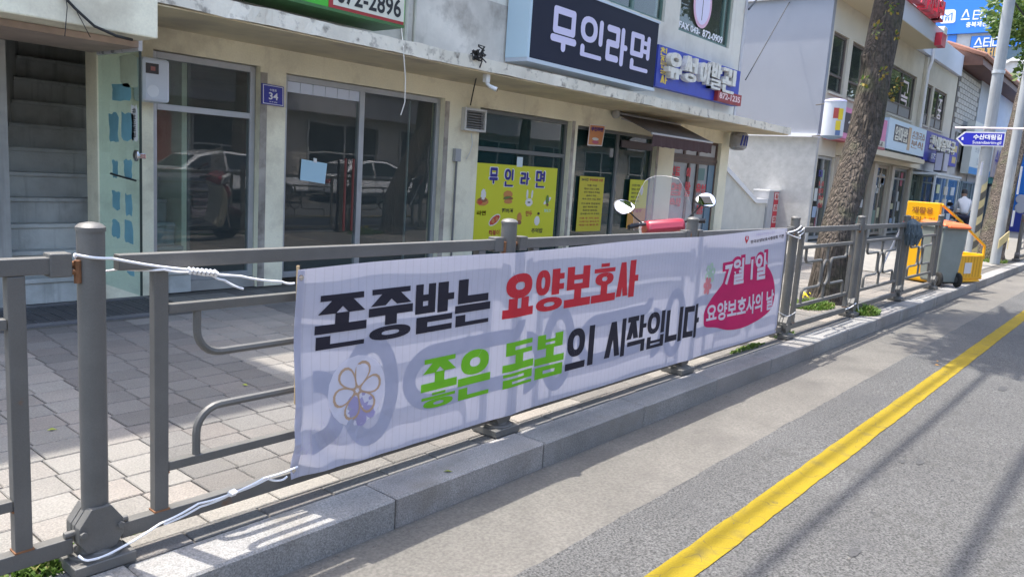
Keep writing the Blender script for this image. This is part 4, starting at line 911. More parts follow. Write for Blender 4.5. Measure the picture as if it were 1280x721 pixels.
# ------------------------------------------------------------------ awning
aw = thing('awning', 'brown folding fabric awning with hanging valance over the barber shop corner', 'awning', (11, B, 2))
awm = C('awning_brown', (.075, .06, .058), .8, var=.1); awt = C('awning_top', (.16, .14, .135), .8, var=.15)
ax0, ax1, zb_, zf_ = 9.72, 11.78, 2.36, 2.045
MB().prism([(ax0, B-.003, zb_), (ax1, B-.003, zb_), (ax1, 3.70, zf_), (ax0, 3.70, zf_)], (0, 0, .012)).build('canopy_cloth', awt, aw)
mb = MB(); nn = 24
for i in range(nn+1):
    x = ax0+(ax1-ax0)*i/nn; mb.v += [(x, 3.695, zf_-.005), (x, 3.69+.008*math.sin(i*1.7), zf_-.19-.006*math.sin(i*2.1))]
for i in range(nn): mb.f.append([2*i, 2*i+2, 2*i+3, 2*i+1]); mb.m.append(0)
mb.build('valance', C('valance_maroon', (.07, .035, .035), .8), aw, fix=False)
MB().tube([(ax0-.02, 3.70, zf_), (ax1+.02, 3.70, zf_)], .018, 8).build('front_bar', C('awning_bar', (.5, .5, .5), .4), aw, True)
MB().tube([(ax0-.05, B-.06, zb_-.02), (ax1+.05, B-.06, zb_-.02)], .035, 10).build('roller', C('awning_bar', (.5, .5, .5), .4), aw, True)
for x in (ax0+.12, ax1-.12): MB().tube([(x, B-.08, zb_-.08), (x+.35 if x < 11 else x-.35, 4.05, zb_-.18), (x, 3.71, zf_)], .016, 8).build('arm', C('awning_arm', (.42, .42, .42), .4), aw, True)
MB().lathe((ax0-.06, B-.1, zb_-.03), [(.07, 0), (.075, .03), (.03, .05)], 14, (-1, 0, 0)).build('gear_cap', C('awning_arm', (.42, .42, .42), .4), aw, True)
# pulled down curtain leaves near awning: frame header
MB().box(10.1, 11.1, WY-.05, WY-.02, 1.83, 1.95).build('header_sticker', C('dark_print', (.10, .08, .09), .6), bld)
# AC grille, camera, conduit, cables on facade
ac = thing('window_vent', 'small white louvred ventilation unit set in the top corner of the teal shop window', 'vent', (6.65, B, 1.8))
a = at(581, 134, 1, B-.05); b = at(606, 166, 1, B-.05); X0, X1, Z0, Z1 = a.x, b.x, b.z, a.z
mb = MB(); e = .03; mb.box(X0, X0+e, B-.07, B+.05, Z0, Z1); mb.box(X1-e, X1, B-.07, B+.05, Z0, Z1); mb.box(X0+e, X1-e, B-.07, B+.05, Z1-e, Z1); mb.box(X0+e, X1-e, B-.07, B+.05, Z0, Z0+e); mb.build('case', C('aged_white', (.55, .56, .56), .5), ac, False, .004)
MB().box(X0+e, X1-e, B-.0, B+.04, Z0+e, Z1-e).build('backing', black_m, ac)
for k in range(7):
    z = Z0+e+.012+(Z1-Z0-2*e)*k/7; MB().obox(((X0+X1)/2, B-.045, z+.01), (1, 0, 0), (0, 1, .8), (0, -.8, 1), X1-X0-2*e, .03, .004).build('louvre', C('louvre_grey', (.3, .3, .3), .5), ac)
mb = MB(); p = at(589, 170, 1, B-.03); rope_ = MB().tube([(p.x, B-.03, p.z+.03), (p.x+.01, B-.05, p.z-.1), (p.x-.02, B-.04, p.z-.22), (p.x-.07, B-.03, p.z-.3)], .006, 6).build('hose', C('aged_white', (.55, .56, .56), .5), ac, True)
cm = thing('security_camera', 'small white dome-armed security camera fixed under the canopy edge', 'camera', (0, 0, 0)); cm.location = (0, 0, 0)
p = at(608, 100, 1, CY+.1)
MB().box(p.x-.03, p.x+.03, CY+.07, CY+.13, p.z-.03, 2.39).build('mount', C('cam_white', (.7, .7, .68), .4), cm, False, .004)
MB().tube([(p.x, CY+.1, p.z-.03), (p.x+.02, CY+.06, p.z-.07), (p.x+.07, CY+.0, p.z-.10)], [.018, .022, .026], 10).build('barrel', C('cam_white', (.7, .7, .68), .4), cm, True)
MB().lathe((p.x+.075, CY-.005, p.z-.104), [(.022, 0), (.016, .004)], 12, (.7, -.6, -.35)).build('lens', black_m, cm)
def wire(name, pts, r, label, m, cat='cable'): return tag(MB().tube(pts, r, 6).build(name, m, None, True), label, cat)
blk = C('cable_black', (.02, .02, .02), .6); wht2 = C('cable_white', (.65, .62, .55), .6)
wire('cable', [A(78, -6, 3.3), A(95, 12, 3.3), A(118, 33, 3.29), A(145, 45, 3.3), A(165, 50, 3.4)], .010, 'thick black cable drooping over the entrance beam to the glass door', blk)
wire('cable', [A(82, -6, 3.29), A(84, 10, 3.28), A(81, 46, 3.3)], .003, 'thin dark wire hanging straight down the entrance beam', blk)
wire('cable', [A(96, 15, 3.29), A(103, 28, 3.29), A(113, 47, 3.3)], .003, 'thin dark wire branching from the thick black cable', blk)
wire('cable', [A(502, 36, 3.8), A(504, 60, 3.34), A(507, 100, 3.34), A(506, 128, 3.35), A(501, 144, 3.36)], .0055, 'pale frayed cord dangling from the canopy in front of the window', wht2)
p_ = [A(604, 62, CY-.02), A(602, 78, CY-.0), A(600, 84, CY-.02), A(596, 95, 3.8), A(592, 112, B-.05), A(588, 132, B-.04)]
wire('cable', p_, .008, 'black cable running from the canopy edge down to the vent unit', blk)
mb = MB(); random.seed(5)
for k in range(9):
    c = at(597+random.uniform(-5, 5), 68+random.uniform(-5, 4), 1, CY-.03); mb.tube([c+Vector((random.uniform(-.08, .08), random.uniform(-.03, .02), random.uniform(-.06, .06))) for q in range(6)], .008, 5)
tag(mb.build('cable_bundle', blk, None, True), 'tangled black cable bundle taped on the canopy edge above the vent', 'cable', None, 'stuff')
cd_ = thing('conduit', 'grey junction box and thin conduit pipe on the pillar left of the yellow poster', 'conduit', (6.3, B, 0))
p = at(571, 194, 1, B-.03); MB().box(p.x-.05, p.x+.05, B-.06, B-.001, p.z-.08, p.z+.08).build('junction_box', C('box_grey', (.33, .34, .35), .5), cd_, False, .006)
MB().tube([(p.x, B-.03, p.z-.08), (p.x, B-.03, .02)], .014, 8).build('pipe', C('pipe_dark', (.16, .16, .16), .6), cd_, True)
wire('cable', [A(932, 100, 4.2), A(1000, -20, 6.0)], .012, 'thin dark wire rising from the near building corner across the white wall', blk)
wire('cable', [A(936, 12, 4.3), A(952, -8, 4.6)], .02, 'short thick black cable at the top of the near building corner', blk)
# corner lamp
lp = thing('wall_lamp', 'round grey weathered barber lamp with faded blue stripe on the building corner', 'lamp', (13.95, 4.2, 2.1))
c = at(923, 176, 1, 4.2)
MB().lathe((c.x, 4.2, c.z-.16), [(.05, -.03), (.12, -.02), (.17, .03), (.17, .28), (.13, .33), (.05, .35)], 20).build('shade', C('lamp_grey', (.36, .38, .42), .5, dirt=(.2, .17, .13), dscale=8, var=.2), lp, True)
for a_ in (-2.4, -2.0, -1.55): MB().tube([(c.x+.172*math.cos(a_), 4.2+.172*math.sin(a_), c.z-.1), (c.x+.172*math.cos(a_+.2), 4.2+.172*math.sin(a_+.2), c.z+.1)], .018, 6).build('stripe', C('stripe_blue', (.05, .08, .4), .5), lp, True)
MB().tube([(c.x, 4.2, c.z+.19), (c.x, 4.2, c.z+.24), (c.x-.1, B, c.z+.26)], .014, 8).build('bracket', C('bracket_dark', (.08, .07, .06), .6), lp, True)
# ------------------------------------------------------------------ drain grate at stair foot
gr = thing('drain_grate', 'dark galvanised mesh drain grate in front of the stairway', 'grate', (0, 4, 0))
gm_ = C('grate_metal', (.12, .13, .15), .4, metal=.7, var=.2)
struct(MB().box(-2, 2.24, 3.64, 4.44, -.2, -.13).build('drain_pit', dark_m))
mb = MB(); mb.box(-2, 2.24, 3.635, 3.72, -.11, .002); mb.box(-2, 2.24, 4.38, 4.445, -.11, .002); mb.box(2.19, 2.24, 3.721, 4.379, -.11, .002); mb.build('frame', C('drain_frame', (.12, .12, .125), .7, var=.3), gr)
for k in range(40): MB().box(-1.9+k*.104, -1.9+k*.104+.006, 3.721, 4.379, -.03, -.004).build('bar', gm_, gr)
for k in range(14): MB().box(-2, 2.189, 3.75+k*.046, 3.755+k*.046, -.028, -.006).build('bar', gm_, gr)
# ------------------------------------------------------------------ gap stair walls
rw = thing('ramp_wall', 'grey rendered ramp wall with white sloping cap and square end pillar beside the shop', 'wall', (17, 5.3, 0))
rend = C('pale_render', (.50, .50, .46), .9, bump=.6, bscale=20, var=.1); capg = C('cap_grey', (.38, .39, .41), .85, var=.1)
MB().prism([(14.4, 5.3, 0), (18.5, 5.3, 0), (18.5, 5.3, 1.0), (17.8, 5.3, 1.0), (14.4, 5.3, 2.3)], (0, .2, 0)).build('wall', rend, rw)
MB().prism([(18.5, 5.26, .93), (18.5, 5.26, 1.04), (17.8, 5.26, 1.04), (14.4, 5.26, 2.34), (14.4, 5.26, 2.22), (17.78, 5.26, .93)], (0, .28, 0)).build('cap', C('cap_white', (.66, .66, .66), .8), rw)
MB().box(18.52, 19.3, 5.25, 5.65, 0, 1.24).build('pillar', capg, rw); MB().box(18.5, 19.32, 5.23, 5.67, 1.241, 1.27).build('pillar_cap', C('cap_white', (.66, .66, .66), .8), rw)
MB().prism([(14.4, 6.7, 0), (19.1, 6.7, 0), (19.1, 6.7, 1.3), (18.2, 6.7, 1.4), (14.4, 6.7, 3.1)], (0, .25, 0)).build('back_wall', capg, rw)
for k in range(9): MB().box(18.3-.3*(k+1), 18.3-.3*k-.005, 5.52, 6.69, 0, .17*(k+1)).build('step', step_m, rw)
vs_ = thing('vertical_sign', 'narrow red and white vertical sign strip on the pillar at the ramp', 'sign', (19.1, 5.2, 0))
p0 = at(971.5, 241, 1, 5.235); 
MB().box(p0.x-.14, p0.x+.14, 5.235, 5.248, .0, 1.22).build('panel', C('sign_red', (.5, .03, .05), .5), vs_)
for k, ch in enumerate('사를미용'): 
    z = 1.20-.30*k; MB().box(p0.x-.125, p0.x+.125, 5.231, 5.2345, z-.17, z-.0).build('letter_tile', wht, vs_)
    letter('lettering', ch, XZ(p0.x-.10, p0.x+.10, z-.155, z-.015, 5.23), inkr, vs_, mode='heavy', th=.2, tv=.22, rise=.003)
MB().box(19.6, 20.3, 4.9, 5.2, .35, .62).build('cabinet', C('cabinet_grey', (.2, .2, .21), .6), tag(thing('gas_cabinet', 'small dark grey metal box low beside the white wall', 'cabinet', (19.9, 5, 0)))) if False else None
# ------------------------------------------------------------------ second building
b2 = thing('white_building', 'long white two storey shop row with cream front and flat overhanging roofs', 'building', (27, B, 0))
Q = 19.15
frontm = C('cream_front', (.54, .50, .41), .85, var=.08, vscale=.7, bump=.2, dirt=(.38, .34, .27), dscale=.8, dlo=.55, dhi=.8)
gf_h = [(19.45, 20.75, .0, 2.24), (22.0, 24.3, 0, 2.25), (24.98, 26.3, 0, 2.25), (26.95, 28.7, 0, 2.25), (29.3, 30.4, 0, 2.2), (30.9, 34.0, 0, 2.2)]
up_h = [(19.5, 20.70, 3.85, 5.32), (21.05, 22.4, 3.85, 5.32), (23.4, 24.75, 3.85, 5.29), (24.98, 28.1, 3.85, 5.29), (29.55, 30.5, 3.87, 5.28), (30.75, 32.85, 3.87, 5.28)]
wall_holes('front_wall', Q+.2, 34.3, 0, 6.1, B, B+.2, gf_h+up_h, frontm, b2)
MB().box(Q, Q+.199, B-.02, 13, 2.75, 7.6).build('side_wall', white_m, b2); MB().box(Q+.06, Q+.199, B-.015, 13, 0, 2.66).build('side_wall', sunlit_plaster_m, b2)
MB().box(Q-.10, Q+.199, B-.03, 13, 2.661, 2.749).build('ledge', C('ledge_white', (.72, .73, .76), .7), b2)
MB().box(Q+.2, 34.3, 12.8, 13, 0, 6.1).build('back_wall', dark_m, b2); MB().box(Q+.2, 34.3, B+.21, 12.7, 2.7, 2.8).build('floor_slab', dark_m, b2)
MB().box(Q+.2, 34.3, 8.5, 8.6, 0, 6.1).build('partition', C('shop_back', (.12, .12, .12), .9), b2)
MB().box(Q-.1, 27.4, B-.75, 13, 6.10, 6.62).build('roof', C('fascia_bluegrey', (.50, .52, .56), .8), b2); MB().box(27.41, 34.2, B-.12, 13, 6.12, 6.9).build('roof', C('fascia_white', (.62, .66, .74), .8), b2)
MB().box(Q+.2, 27.35, B-.745, B-.003, 6.085, 6.098).build('soffit', C('soffit_cream', (.55, .49, .34), .8), b2)
MB().box(28.75, 28.95, B-.1, B-.002, 0, 6.05).build('pilaster', frontm, b2); MB().tube([(29.0, B-.2, 6.7), (28.95, B-.18, 5.9), (28.9, B-.12, 5.6), (28.9, B-.12, 3.7)], .05, 8).build('downpipe', C('pipe_white', (.7, .7, .72), .5), b2, True)
MB().box(20.75, 28.9, B-.3, B-.002, 2.30, 2.66).build('signband', C('band_cream', (.62, .55, .42), .8), b2); MB().box(21.5, 27.6, B-.7, B-.31, 2.42, 2.56).build('awning_box', C('band_cream', (.62, .55, .42), .8), b2)
MB().box(28.95, 34.2, B-.2, B-.002, 2.28, 2.6).build('signband', C('band_grey', (.55, .53, .5), .8), b2)
pale = C('pale_window', (.25, .27, .28), .3); gfr = C('grey_frame', (.3, .3, .3), .5); wfr = C('white_frame', (.6, .6, .58), .5)
for i, h in enumerate(up_h):
    f = window('upper_window', h[0]+.003, h[1]-.003, h[2]+.003, h[3]-.003, B+.06, glass_m, C('bronze_frame', (.10, .08, .07), .5), ((h[0]+h[1])/2,) if i in (3, 5) else (), (h[2]+.4,) if i > 1 else (h[2]+.45,), .07, b2)
    MB().box(h[0], h[1], B-.05, B-.001, h[2]-.06, h[2]-.001).build('sill', frontm, b2)
    if i >= 2: MB().box(h[0]+.1, h[1]-.1, B+.08, B+.085, h[2]+.05, h[2]+.38).build('lower_panel', C('grey_panel', (.22, .22, .22), .6), f)
    for s_ in (('곡',) if i == 3 else ('중',) if i == 5 else ()): letter('lettering', s_, XZ(h[0]+(1.7 if i == 3 else 1.2), h[0]+(2.5 if i == 3 else 1.8), h[2]+.4, h[3]-.25, B+.07), C('pale_pink_print', (.7, .6, .62), .5), f, mode='heavy', th=.12, tv=.12, rise=.004)
random.seed(3)
for i, h in enumerate(gf_h):
    n = 2 if h[1]-h[0] < 2.0 else 3
    f = window('shop_front', h[0]+.003, h[1]-.003, .05, h[3]-.003, B+.06, glass_m, C('tan_frame', (.35, .29, .23), .5) if i in (1, 2) else gfr, [h[0]+(h[1]-h[0])*k/n for k in range(1, n)], (1.9,) if i != 0 else (), .08, b2)
    for k in range(7 if i > 0 else 5):
        x = random.uniform(h[0]+.1, h[1]-.45); z = random.uniform(.3, 1.7); w_, hh = random.uniform(.15, .4), random.uniform(.15, .45)
        MB().box(x, x+w_, B+.075, B+.08, z, z+hh).build('poster', C('poster_%d' % (k % 6), [(.5, .52, .5), (.42, .12, .16), (.30, .38, .5), (.55, .5, .3), (.2, .28, .22), (.6, .58, .56)][k % 6], .6), f)
for k in range(16):   # goods behind shop glass
    x = 22.1+k*.72; MB().box(x, x+random.uniform(.3, .6), B+.5, B+.9, .06, random.uniform(.6, 1.6)).build('display', C('goods_%d' % (k % 4), [(.4, .38, .35), (.3, .1, .06), (.15, .2, .35), (.5, .45, .2)][k % 4], .7), b2)
pxtext('미', [(1024, 212), (1029, 213), (1028, 222), (1023, 221)], B+.05, inkb, b2, mode='heavy')
for k, ch in enumerate('네일왁싱'): pxtext(ch, [(1024-k*.6, 226+k*9), (1030-k*.6, 227+k*9), (1029-k*.6, 233+k*9), (1023-k*.6, 232+k*9)], B+.05, inkr, b2, mode='heavy')
for x, w in ((20.95, .3), (24.45, .3), (26.5, .3), (28.75, .18), (30.55, .2)): MB().box(x-w/2, x+w/2, B-.08, B-.001, 0, 2.28).build('pilaster', C('tan_pillar', (.50, .44, .37), .7, var=.1), b2)
# signs of second building
def board(x0, y0, x1, y1, Y, depth, m, name, label, txt=(), dx=0):
    a = at(x0, y0, 1, Y); c = at(x1, y1, 1, Y); t = sign_board(name, label, XZ(a.x, c.x, c.z, a.z, Y), depth, m); q = XZ(a.x, c.x, c.z, a.z, Y)
    for s_, u0, u1, v0, v1, mm, mode in txt:
        kw = dict(mode='heavy', th=.19, tv=.22) if mode == 'h' else dict(off=.03)
        if mode == 'd': kw = dict(mode='heavy', th=.19, tv=.22, depth=.08)
        letter('lettering', s_, sub(q, u0, u1, v0, v1), mm, t, rise=.004, **kw)
    return t, q
pk = C('sign_pink', (.62, .20, .38), .5); lb = C('sign_pale_blue', (.55, .68, .80), .5); db = C('sign_deep_blue', (.05, .05, .35), .5)
Y2 = B-.34
t, q = board(1058, 128, 1110, 178, Y2, .3, pk, 'pink_sign', 'pink sign board with a black shaped emblem half hidden behind the near tree trunk')
q = XZ(at(1050, 128, 1, Y2).x, at(1110, 150, 1, Y2).x, 2.72, 3.5, Y2)
for ch in t.children: bpy.data.objects.remove(ch)
MB().prism(q, (0, .3, 0)).build('panel', pk, t); MB().prism([Vector(p)+Vector((0, -.004, 0)) for p in sub(q, .55, 1.0, 0, .22)], (0, .003, 0)).build('strip', C('strip_cream', (.6, .58, .5), .5), t)
MB().prism([Vector(p)+Vector((0, -.02, 0)) for p in sub(q, .0, 1.0, -.1, -.01)], (0, .3, 0)).build('red_strip', C('strip_red', (.4, .08, .1), .5), t)
MB().prism([Vector(p)+Vector((0, -.006, 0)) for p in sub(q, .08, .34, .18, .84)], (0, .003, 0)).build('dark_emblem', C('emblem_dark', (.03, .02, .04), .5), t)
letter('lettering', '人', sub(q, .18, .3, .5, .8), wht, t, rise=.012, off=.04); letter('lettering', '네일', sub(q, .6, .95, .03, .19), inkk, t, rise=.006, off=.02)
xa = at(1111, 160, 1, Y2).x; xb = at(1157, 175, 1, Y2).x; xc = at(1197, 190, 1, Y2).x
q = XZ(xa, xb, 2.72, 3.62, Y2); t = sign_board('food_sign', 'pale blue sign board with dark block of cream lettering above the glass shops', q, .3, lb)
MB().prism([Vector(p)+Vector((0, -.004, 0)) for p in sub(q, .14, .5, .3, .85)], (0, .003, 0)).build('dark_block', C('block_dark', (.05, .045, .06), .5), t)
letter('lettering', '엄마밥', sub(q, .16, .48, .34, .8), C('cream_print2', (.7, .68, .6), .5), t, mode='heavy', rise=.006); letter('lettering', '손칼국수', sub(q, .60, .97, .55, .82), C('brown_print', (.3, .2, .15), .5), t, mode='heavy', rise=.004); letter('lettering', '분식', sub(q, .6, .95, .22, .5), C('brown_print', (.3, .2, .15), .5), t, mode='heavy', rise=.004)
MB().prism([Vector(p)+Vector((0, -.004, 0)) for p in sub(q, .5, .57, .1, .9)], (0, .003, 0)).build('picture_strip', C('tan_strip', (.5, .35, .22), .5), t)
q = XZ(xb+.03, xc, 2.62, 3.62, Y2); t = sign_board('blue_shop_sign', 'deep blue sign board with raised cream Korean letters and smaller white number line', q, .3, db)
letter('lettering', '한마음약국', sub(q, .1, .82, .42, .9), C('cream_print2', (.7, .68, .6), .5), t, mode='heavy', depth=.08, rise=.002); letter('lettering', '873-2875', sub(q, .2, .6, .1, .3), wp, t, off=.02)
for v in (.12, .55): MB().prism([Vector(p)+Vector((0, -.004, 0)) for p in sub(q, .84, .97, v, v+.25)], (0, .003, 0)).build('gold_patch', C('gold_patch', (.55, .42, .15), .5), t)
hb = thing('hanging_sign', 'round ended hanging light box with yellow picture and blue base on the white building corner', 'sign', (17.6, 3.6, 2.6))
c = at(1042, 149, 1, 3.8)
MB().lathe((c.x, 3.8, c.z-.42), [(.06, -.06), (.2, -.02), (.24, .02)], 20).build('base', C('base_bluegrey', (.2, .28, .4), .4), hb, True)
MB().lathe((c.x, 3.8, c.z-.40), [(.25, 0), (.25, .8)], 20).build('drum', C('drum_grey', (.5, .53, .58), .4), hb, True)
MB().lathe((c.x, 3.8, c.z+.40), [(.26, 0), (.24, .04), (.06, .08)], 20).build('cap', C('cap_lilac', (.4, .4, .55), .4), hb, True)
for a_, dz, hh, cc in ((-2.2, .1, .26, 'drum_yellow'), (-2.35, -.16, .22, 'drum_yellow'), (-2.65, .12, .24, 'drum_red'), (-2.3, -.33, .12, 'drum_blue')):
    mb = MB()
    for k in range(5): t_ = a_-.25+.125*k; mb.v += [(c.x+.253*math.cos(t_), 3.8+.253*math.sin(t_), c.z+dz-hh/2), (c.x+.253*math.cos(t_), 3.8+.253*math.sin(t_), c.z+dz+hh/2)]
    for k in range(4): mb.f.append([2*k, 2*k+2, 2*k+3, 2*k+1]); mb.m.append(0)
    mb.build('picture', C(cc, {'drum_yellow': (.65, .5, .03), 'drum_red': (.4, .06, .05), 'drum_blue': (.1, .16, .3)}[cc], .4), hb, 'all', fix=False)
for dz in (-.38, .38): MB().tube([(c.x-.05, 3.8, c.z+dz), (c.x+.5, B-.02, c.z+dz)], .015, 6).build('arm', C('bracket_dark', (.08, .07, .06), .6), hb, True)
# red rooftop letters and AC
rl = thing('rooftop_letters', 'row of large red box letters standing on the white building roof edge', 'sign', (25, 3.6, 6.6))
for k, ch in enumerate('미소치과의원'):
    x = 22.0+k*.72; letter('letter', ch, XZ(x, x+.6, 6.66, 7.25, 3.72), C('red_letter_box', (.5, .03, .06), .4), rl, mode='heavy', th=.2, tv=.24, depth=.22, rise=0)
MB().box(21.9, 26.4, 3.74, 3.80, 6.62, 6.70).build('rail', fence_m, rl)
MB().box(26.35, 26.95, 3.5, 3.69, 6.02, 6.4).build('number_box', C('red_letter_box', (.5, .03, .06), .4), rl)
au = thing('rooftop_unit', 'beige air conditioner with round fan beside the end of the red letters', 'air conditioner', (29, 4, 6.9))
MB().box(27.6, 28.0, 3.72, 4.32, 6.3, 6.82).build('case', C('ac_beige', (.6, .58, .5), .5), au, False, .03); MB().lathe((27.6, 4.02, 6.56), [(.19, 0), (.19, .02), (.05, .03)], 20, (-1, 0, 0)).build('fan_grille', C('ac_dark', (.2, .2, .2), .5), au)
# third building: old house with tiled roof
b3 = thing('brick_house', 'narrow pale brick house with brown tiled eave beyond the white shop row', 'building', (40, B, 0))
brickm = C('pale_brick_wall', (.46, .44, .40), .9, var=.12)
MB().box(34.45, 38.9, B, 12, 0, 6.5).build('wall', C('mortar', (.16, .15, .14), .95), b3)
bme = None
mbs = MB(); cnt = 0
for j in range(11):
    for i in range(8):
        x = 34.5+i*.55+(.27 if j % 2 else 0); z = 4.2+j*.2
        if x+.5 > 38.9: continue
        o = MB().box(x, x+.52, B-.03, B-.001, z, z+.175) if bme is None else None
        if bme is None: ob = o.build('brick', brickm, b3); bme = ob; base = (x, z)
        else: ob = bpy.data.objects.new('brick', bme.data); COL.objects.link(ob); ob.parent = b3; ob.location = (x-base[0], 0, z-base[1])
MB().box(34.5, 38.85, B-.02, B-.001, 0, 4.19).build('lower_wall', C('lower_render', (.42, .41, .39), .9, var=.15), b3)
window('window', 35.2, 36.0, 2.9, 4.1, B-.09, glass_m, gfr, (), (), .06, b3); window('window', 36.4, 38.2, 2.9, 4.05, B-.09, glass_m, gfr, (37.3,), (), .06, b3)
MB().box(38.92, 49, B-.05, 12, 0, 6.6).build('wall', C('white_wall2', (.48, .50, .52), .85, var=.06), b3)
window('window', 40.2, 42, 2.9, 3.9, B-.12, glass_m, gfr, (41,), (), .06, b3); window('window', 44.2, 46.5, 2.9, 3.9, B-.12, glass_m, gfr, (45.4,), (), .06, b3)
MB().prism([(34.3, B-.8, 6.55), (34.3, B-.75, 6.85), (34.3, B+3, 8.3), (34.3, B+3, 6.6)], (15.2, 0, 0)).build('roof', C('roof_brown', (.13, .06, .04), .7, var=.2), b3)
tme = None
for i in range(60):
    x = 34.35+i*.252
    if tme is None: tme = MB().tube([(x, B-.86, 6.90), (x, B+.6, 7.44)], .11, 6).build('roof_tile', C('tile_brown', (.20, .085, .05), .6, var=.2), b3, True)
    else: ob = bpy.data.objects.new('roof_tile', tme.data); COL.objects.link(ob); ob.parent = b3; ob.location = (i*.252, 0, 0)
for x0, x1 in ((34.8, 37.2), (37.6, 40), (40.5, 44), (44.5, 48)): window('shop_front', x0, x1, .05, 2.15, B-.12, glass_m, C('bluegrey_frame', (.22, .3, .36), .5), ((x0+x1)/2,), (), .07, b3)
t = sign_board('pale_shop_sign', 'off-white shop sign with faint red lettering and blue lower strip behind the grey pole', XZ(36.3, 41.5, 2.45, 4.6, B-.5), .3, C('sign_offwhite', (.60, .62, .58), .6)); q = XZ(36.3, 41.5, 2.45, 4.6, B-.5)
letter('lettering', '현대조명', sub(q, .15, .62, .62, .78), inkr, t, mode='heavy', rise=.004); letter('lettering', '조명 전기', sub(q, .15, .55, .42, .52), C('print_grey', (.35, .36, .36), .5), t, off=.02); letter('lettering', 'LED', sub(q, .3, .55, .2, .32), C('print_grey', (.35, .36, .36), .5), t, off=.02)
MB().prism([Vector(p)+Vector((0, -.004, 0)) for p in sub(q, 0, 1, 0, .13)], (0, .003, 0)).build('blue_strip', C('strip_blue', (.08, .25, .5), .5), t)
t = sign_board('violet_shop_sign', 'cream shop sign with violet Korean letters and pink corner right of the grey pole', XZ(42.0, 48.2, 2.5, 4.3, B-.5), .3, C('sign_peach', (.62, .52, .48), .6)); q = XZ(42.0, 48.2, 2.5, 4.3, B-.5)
letter('lettering', '수선나라', sub(q, .05, .6, .35, .72), C('violet_print', (.12, .08, .4), .5), t, mode='heavy', rise=.004); MB().prism([Vector(p)+Vector((0, -.004, 0)) for p in sub(q, .68, .98, .05, .3)], (0, .003, 0)).build('pink_patch', pk, t)
MB().box(42, 48.2, B-.45, B-.06, 2.2, 2.48).build('green_trim', C('green_trim', (.1, .3, .25), .6), b3)
MB().box(48.9, 49.3, B-1.0, B-.7, 4.0, 6.4).build('panel', C('navy_banner', (.03, .04, .12), .6), b3)
# glass booth (entrance lobby) with leaflets
bo = thing('glass_booth', 'white framed glass entrance booth covered with pale leaflets', 'booth', (29, 3.4, 0))
Yb = 3.6; xa = at(1170, 222, 1, Yb).x; xb = at(1200, 222, 1, Yb).x
f = window('front', xa, xb, 0, 2.12, Yb, glass_m, C('booth_white', (.6, .64, .66), .4), ((xa+xb)/2,), (), .07, bo)
MB().box(xa, xa+.01, Yb+.12, B-.06, 0.05, 2.07).build('side_pane', glass_m, bo); MB().box(xa, xa+.05, B-.06, B-.01, 0, 2.12).build('side_frame', C('booth_white', (.6, .64, .66), .4), bo); MB().box(xa-.05, xb+.05, Yb-.05, B-.01, 2.125, 2.2).build('roof', C('booth_white', (.6, .64, .66), .4), bo)
random.seed(9)
for k in range(9):
    x = xa+.35+(k % 3)*(xb-xa-.6)/3+random.uniform(0, .2); z = 1.75-(k//3)*.5+random.uniform(-.06, .06); MB().box(x, x+random.uniform(.4, .75), Yb+.01, Yb+.02, z-.22, z+.08).build('leaflet', C('leaflet_%d' % (k % 3), [(.50, .56, .35), (.55, .5, .42), (.5, .55, .6)][k % 3], .6), bo)
vb = thing('projecting_sign', 'small dark framed projecting box sign under the deep blue board', 'sign', (30, 3.7, 2)); c = at(1178, 203, 1, 3.7)
MB().box(c.x-.45, c.x+.45, 3.6, 3.85, c.z-.35, c.z+.35).build('case', C('case_dark', (.06, .06, .07), .5), vb); MB().box(c.x-.46, c.x-.452, 3.62, 3.83, c.z-.3, c.z+.3).build('face', C('face_lilac', (.45, .45, .55), .5), vb)
MB().box(c.x-.3, c.x+.4, 3.592, 3.598, c.z-.3, c.z+.3).build('face', C('face_lilac', (.45, .45, .55), .5), vb)
# ------------------------------------------------------------------ distant street end
X7 = 70.0
far = thing('study_cafe_building', 'grey building at the street bend with wide blue study cafe sign across its top', 'building', (X7, 8, 0))
def qx(x0, y0, x1, y1, X=X7, e=0):
    a = at(x0, y0, 0, X-e); b = at(x1, y1, 0, X-e); return [(X-e, a.y, a.z), (X-e, b.y, a.z), (X-e, b.y, b.z), (X-e, a.y, b.z)]
MB().box(X7, X7+12, 2, 19, 0, 20).build('wall', C('grey_cladding', (.42, .42, .43), .8, var=.1), far)
def pq(q, m, nm, par=far, d=.2): MB().prism(q, (d, 0, 0)).build(nm, m, par)
yT = at(1168, 0, 0, X7).z
def zq(y0, y1, z0, z1, e): return [(X7-e, y0, z1), (X7-e, y1, z1), (X7-e, y1, z0), (X7-e, y0, z0)]
pq(zq(15, 3, 14.2, 17.2, .4), C('study_blue', (.02, .17, .60), .4), 'sign_panel', d=.38)
def zp(px, py): p = at(px, py, 0, X7-.4); return p.y, p.z
lq = [(X7-.4, *zp(*p)) for p in ((1175, 13), (1195, 12), (1194, 29), (1174, 30))]
letter('logo', rrect(0, 0, 1, 1, .35), lq, wp, far, mode='raw', rise=.02)
sq = [line2(.1, .1, .1, .9, .09, 1), line2(.1, .9, .5, .55, .09, 1), line2(.5, .55, .9, .9, .09, 1), line2(.9, .9, .9, .1, .09, 1), line2(.37, .1, .37, .45, .09, 1), line2(.63, .1, .63, .45, .09, 1), line2(.37, .45, .5, .35, .08, 1)]
li = [(X7-.45, *zp(*p)) for p in ((1178, 16), (1192, 15.5), (1191, 27), (1177, 27.5))]
letter('logo', [p for s_ in sq for p in s_], li, C('study_blue', (.02, .17, .60), .4), far, mode='raw', rise=.03)
